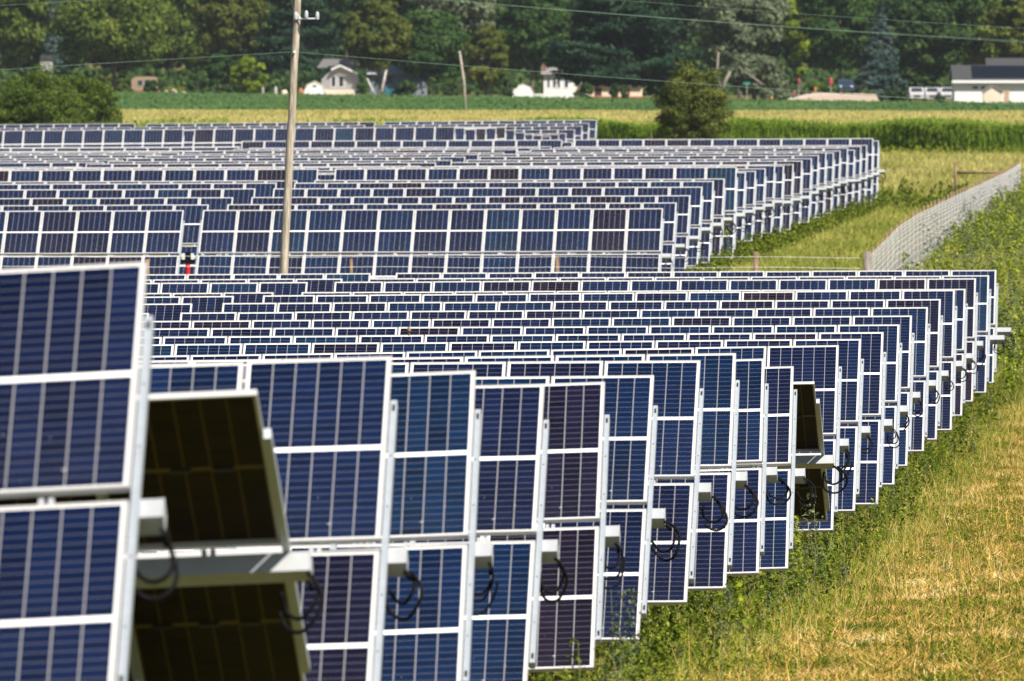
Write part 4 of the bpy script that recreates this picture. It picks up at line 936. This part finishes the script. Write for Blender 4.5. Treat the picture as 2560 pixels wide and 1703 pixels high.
# vehicles
def wheel(parent, x, y, R_=.34):
    mb = MB(); mb.tube([(x, y - .11, R_), (x, y + .11, R_)], R_, 18); w1 = mb.build('wheel', M['tyre'], parent)
    mb = MB(); mb.tube([(x, y - .125, R_), (x, y + .125, R_)], R_ * .55, 12); mb.build('rim', M['greywall_car_shade'], w1)
def car_front(px, py, dd, lab, mat):
    """car facing the camera"""
    p = at(px, py, dd); r = empty('parked_car', (p.x, dd, p.z)); tag(r, lab, 'car')
    mb = MB(); prof = [(-2.1, .3), (-2.1, .85), (-1.95, .98), (-1.0, 1.08), (-.35, 1.58), (.9, 1.62), (1.9, 1.1), (2.15, .95), (2.15, .3)]
    mb.prism(prof, -.87, .87, axis='x'); mb.build('body', M[mat], r)
    mb = MB(); mb.add([(-.72, -1.02, 1.12), (.72, -1.02, 1.12), (.62, -.42, 1.55), (-.62, -.42, 1.55)], [(0, 1, 2, 3)]); mb.build('windscreen', M['window'], r)
    for s in (-1, 1):
        mb = MB(); mb.box(s * .66 - .14, s * .66 + .14, -2.13, -2.103, .72, .86); mb.build('headlight', M['bluewhite'], r)
        for yy in (-1.3, 1.35):
            mb = MB(); mb.tube([(s * .80 - .12, yy, .33), (s * .80 + .12, yy, .33)], .33, 16); mb.build('wheel', M['tyre'], r)
    mb = MB(); mb.box(-.4, .4, -2.125, -2.103, .45, .66); mb.build('grille', M['jbox_slot_shade'], r)
car_front(2114.5, 232, 1440, 'dark blue car parked facing the field on the gravel driveway', 'navy')
car_front(2291, 252, 1460, 'small white car facing the field, leftmost of three by the barn', 'greywall_car_shade')  # the white cars by the barn are grey: shade put into the paint colour
car_front(2330, 252, 1464, 'white car facing the field, middle one of three by the barn', 'greywall_car_shade')
car_front(2368, 252, 1461, 'pale car facing the field, right beside the barn end', 'greywall_car_shade')
# street sign, flags, barrels
dd = 1450.; p = at(1867, 250, dd); r = empty('street_sign', (p.x, dd, 0)); tag(r, 'green street name sign on a thin post beside the silvery willow', 'street sign')
mb = MB(); mb.tube([(0, 0, 0), (0, 0, at(0, 208, dd).z)], .04, 6); mb.build('post', M['greywall_car_shade'], r)
mb = MB(); mb.box(-.42, .42, -.02, .02, at(0, 211, dd).z, at(0, 206.5, dd).z); mb.build('sign_plate', M['signgreen'], r)
for (px, pt, pb, wpx, lab) in ((1997, 196, 207, 6, 'round red garden flag on a stick left of the blue car'), (2077, 194, 213, 8, 'tall red banner left of the blue car'), (1986, 228, 237, 6, 'small red post box low by the driveway'), (2038, 219, 229, 6, 'orange red flower tub on the driveway'), (1929, 241, 252, 7, 'orange cone at the field edge near the street sign')):
    dd = 1425.; x = lat(px, dd); r = empty('garden_marker', (x, dd, 0)); tag(r, lab, 'marker')
    mb = MB(); mb.tube([(0, 0, 0), (0, 0, at(0, pt, dd).z)], .03, 6); mb.build('stick', M['greywall_car_shade'], r)
    w_ = wpx / F * dd; mb = MB(); z0, z1 = at(0, pb, dd).z, at(0, pt, dd).z
    mb.tube([(0, -.03, z0), (0, -.03, z0 + (z1 - z0) * .3), (0, -.03, z0 + (z1 - z0) * .8), (0, -.03, z1)], [w_ * .35, w_ * .5, w_ * .48, w_ * .25], 8); mb.build('marker_head', M['orange' if 'orange' in lab else 'pink'], r)
for (px, pt, pb, wpx, mt, lab) in ((657, 219, 235, 8, 'tan', 'small tan figure shaped post at the field edge left of the pole'), (689, 218, 235, 9, 'greywall_car_shade', 'pale grey barrel at the field edge left of the pole'), (711, 226, 234, 17, 'cream', 'low cream box beside the pole at the field edge'), (752, 222, 236, 12, 'orange', 'orange and white heap left of the barn shaped shed')):
    dd = 1560.; x = lat(px, dd); w_ = wpx / F * dd; r = empty('garden_item', (x, dd, 0)); tag(r, lab, 'garden item')
    z1 = at(0, pt, dd).z; mb = MB(); mb.tube([(0, 0, 0), (0, 0, z1 * .25), (0, 0, z1 * .8), (0, 0, z1)], [w_ * .45, w_ * .5, w_ * .45, w_ * .3], 9); mb.build('body', M[mt], r)
    mb = MB(); mb.tube([(0, 0, z1 + .003), (0, 0, z1 + .08)], w_ * .25, 8); mb.build('lid', M['greywall_car_shade'], r)

# ------------------------------------------------------------------ summer haze
mb = MB(); mb.box(-220, 220, -60, 1840, -2.2, 40); hz_ = NT('summer_air')
v = hz_.n('ShaderNodeVolumePrincipled'); v.inputs['Color'].default_value = (.80, .90, 1, 1); v.inputs['Density'].default_value = HAZE; v.inputs['Anisotropy'].default_value = 0
hz_.l(v.outputs[0], hz_.out.inputs[1]); o = mb.build('haze', hz_.m); tag(o, kind='stuff', lab=None) if False else None
o['kind'] = 'stuff'; o['label'] = 'thin bluish summer haze over the far fields and trees'; o['category'] = 'haze'
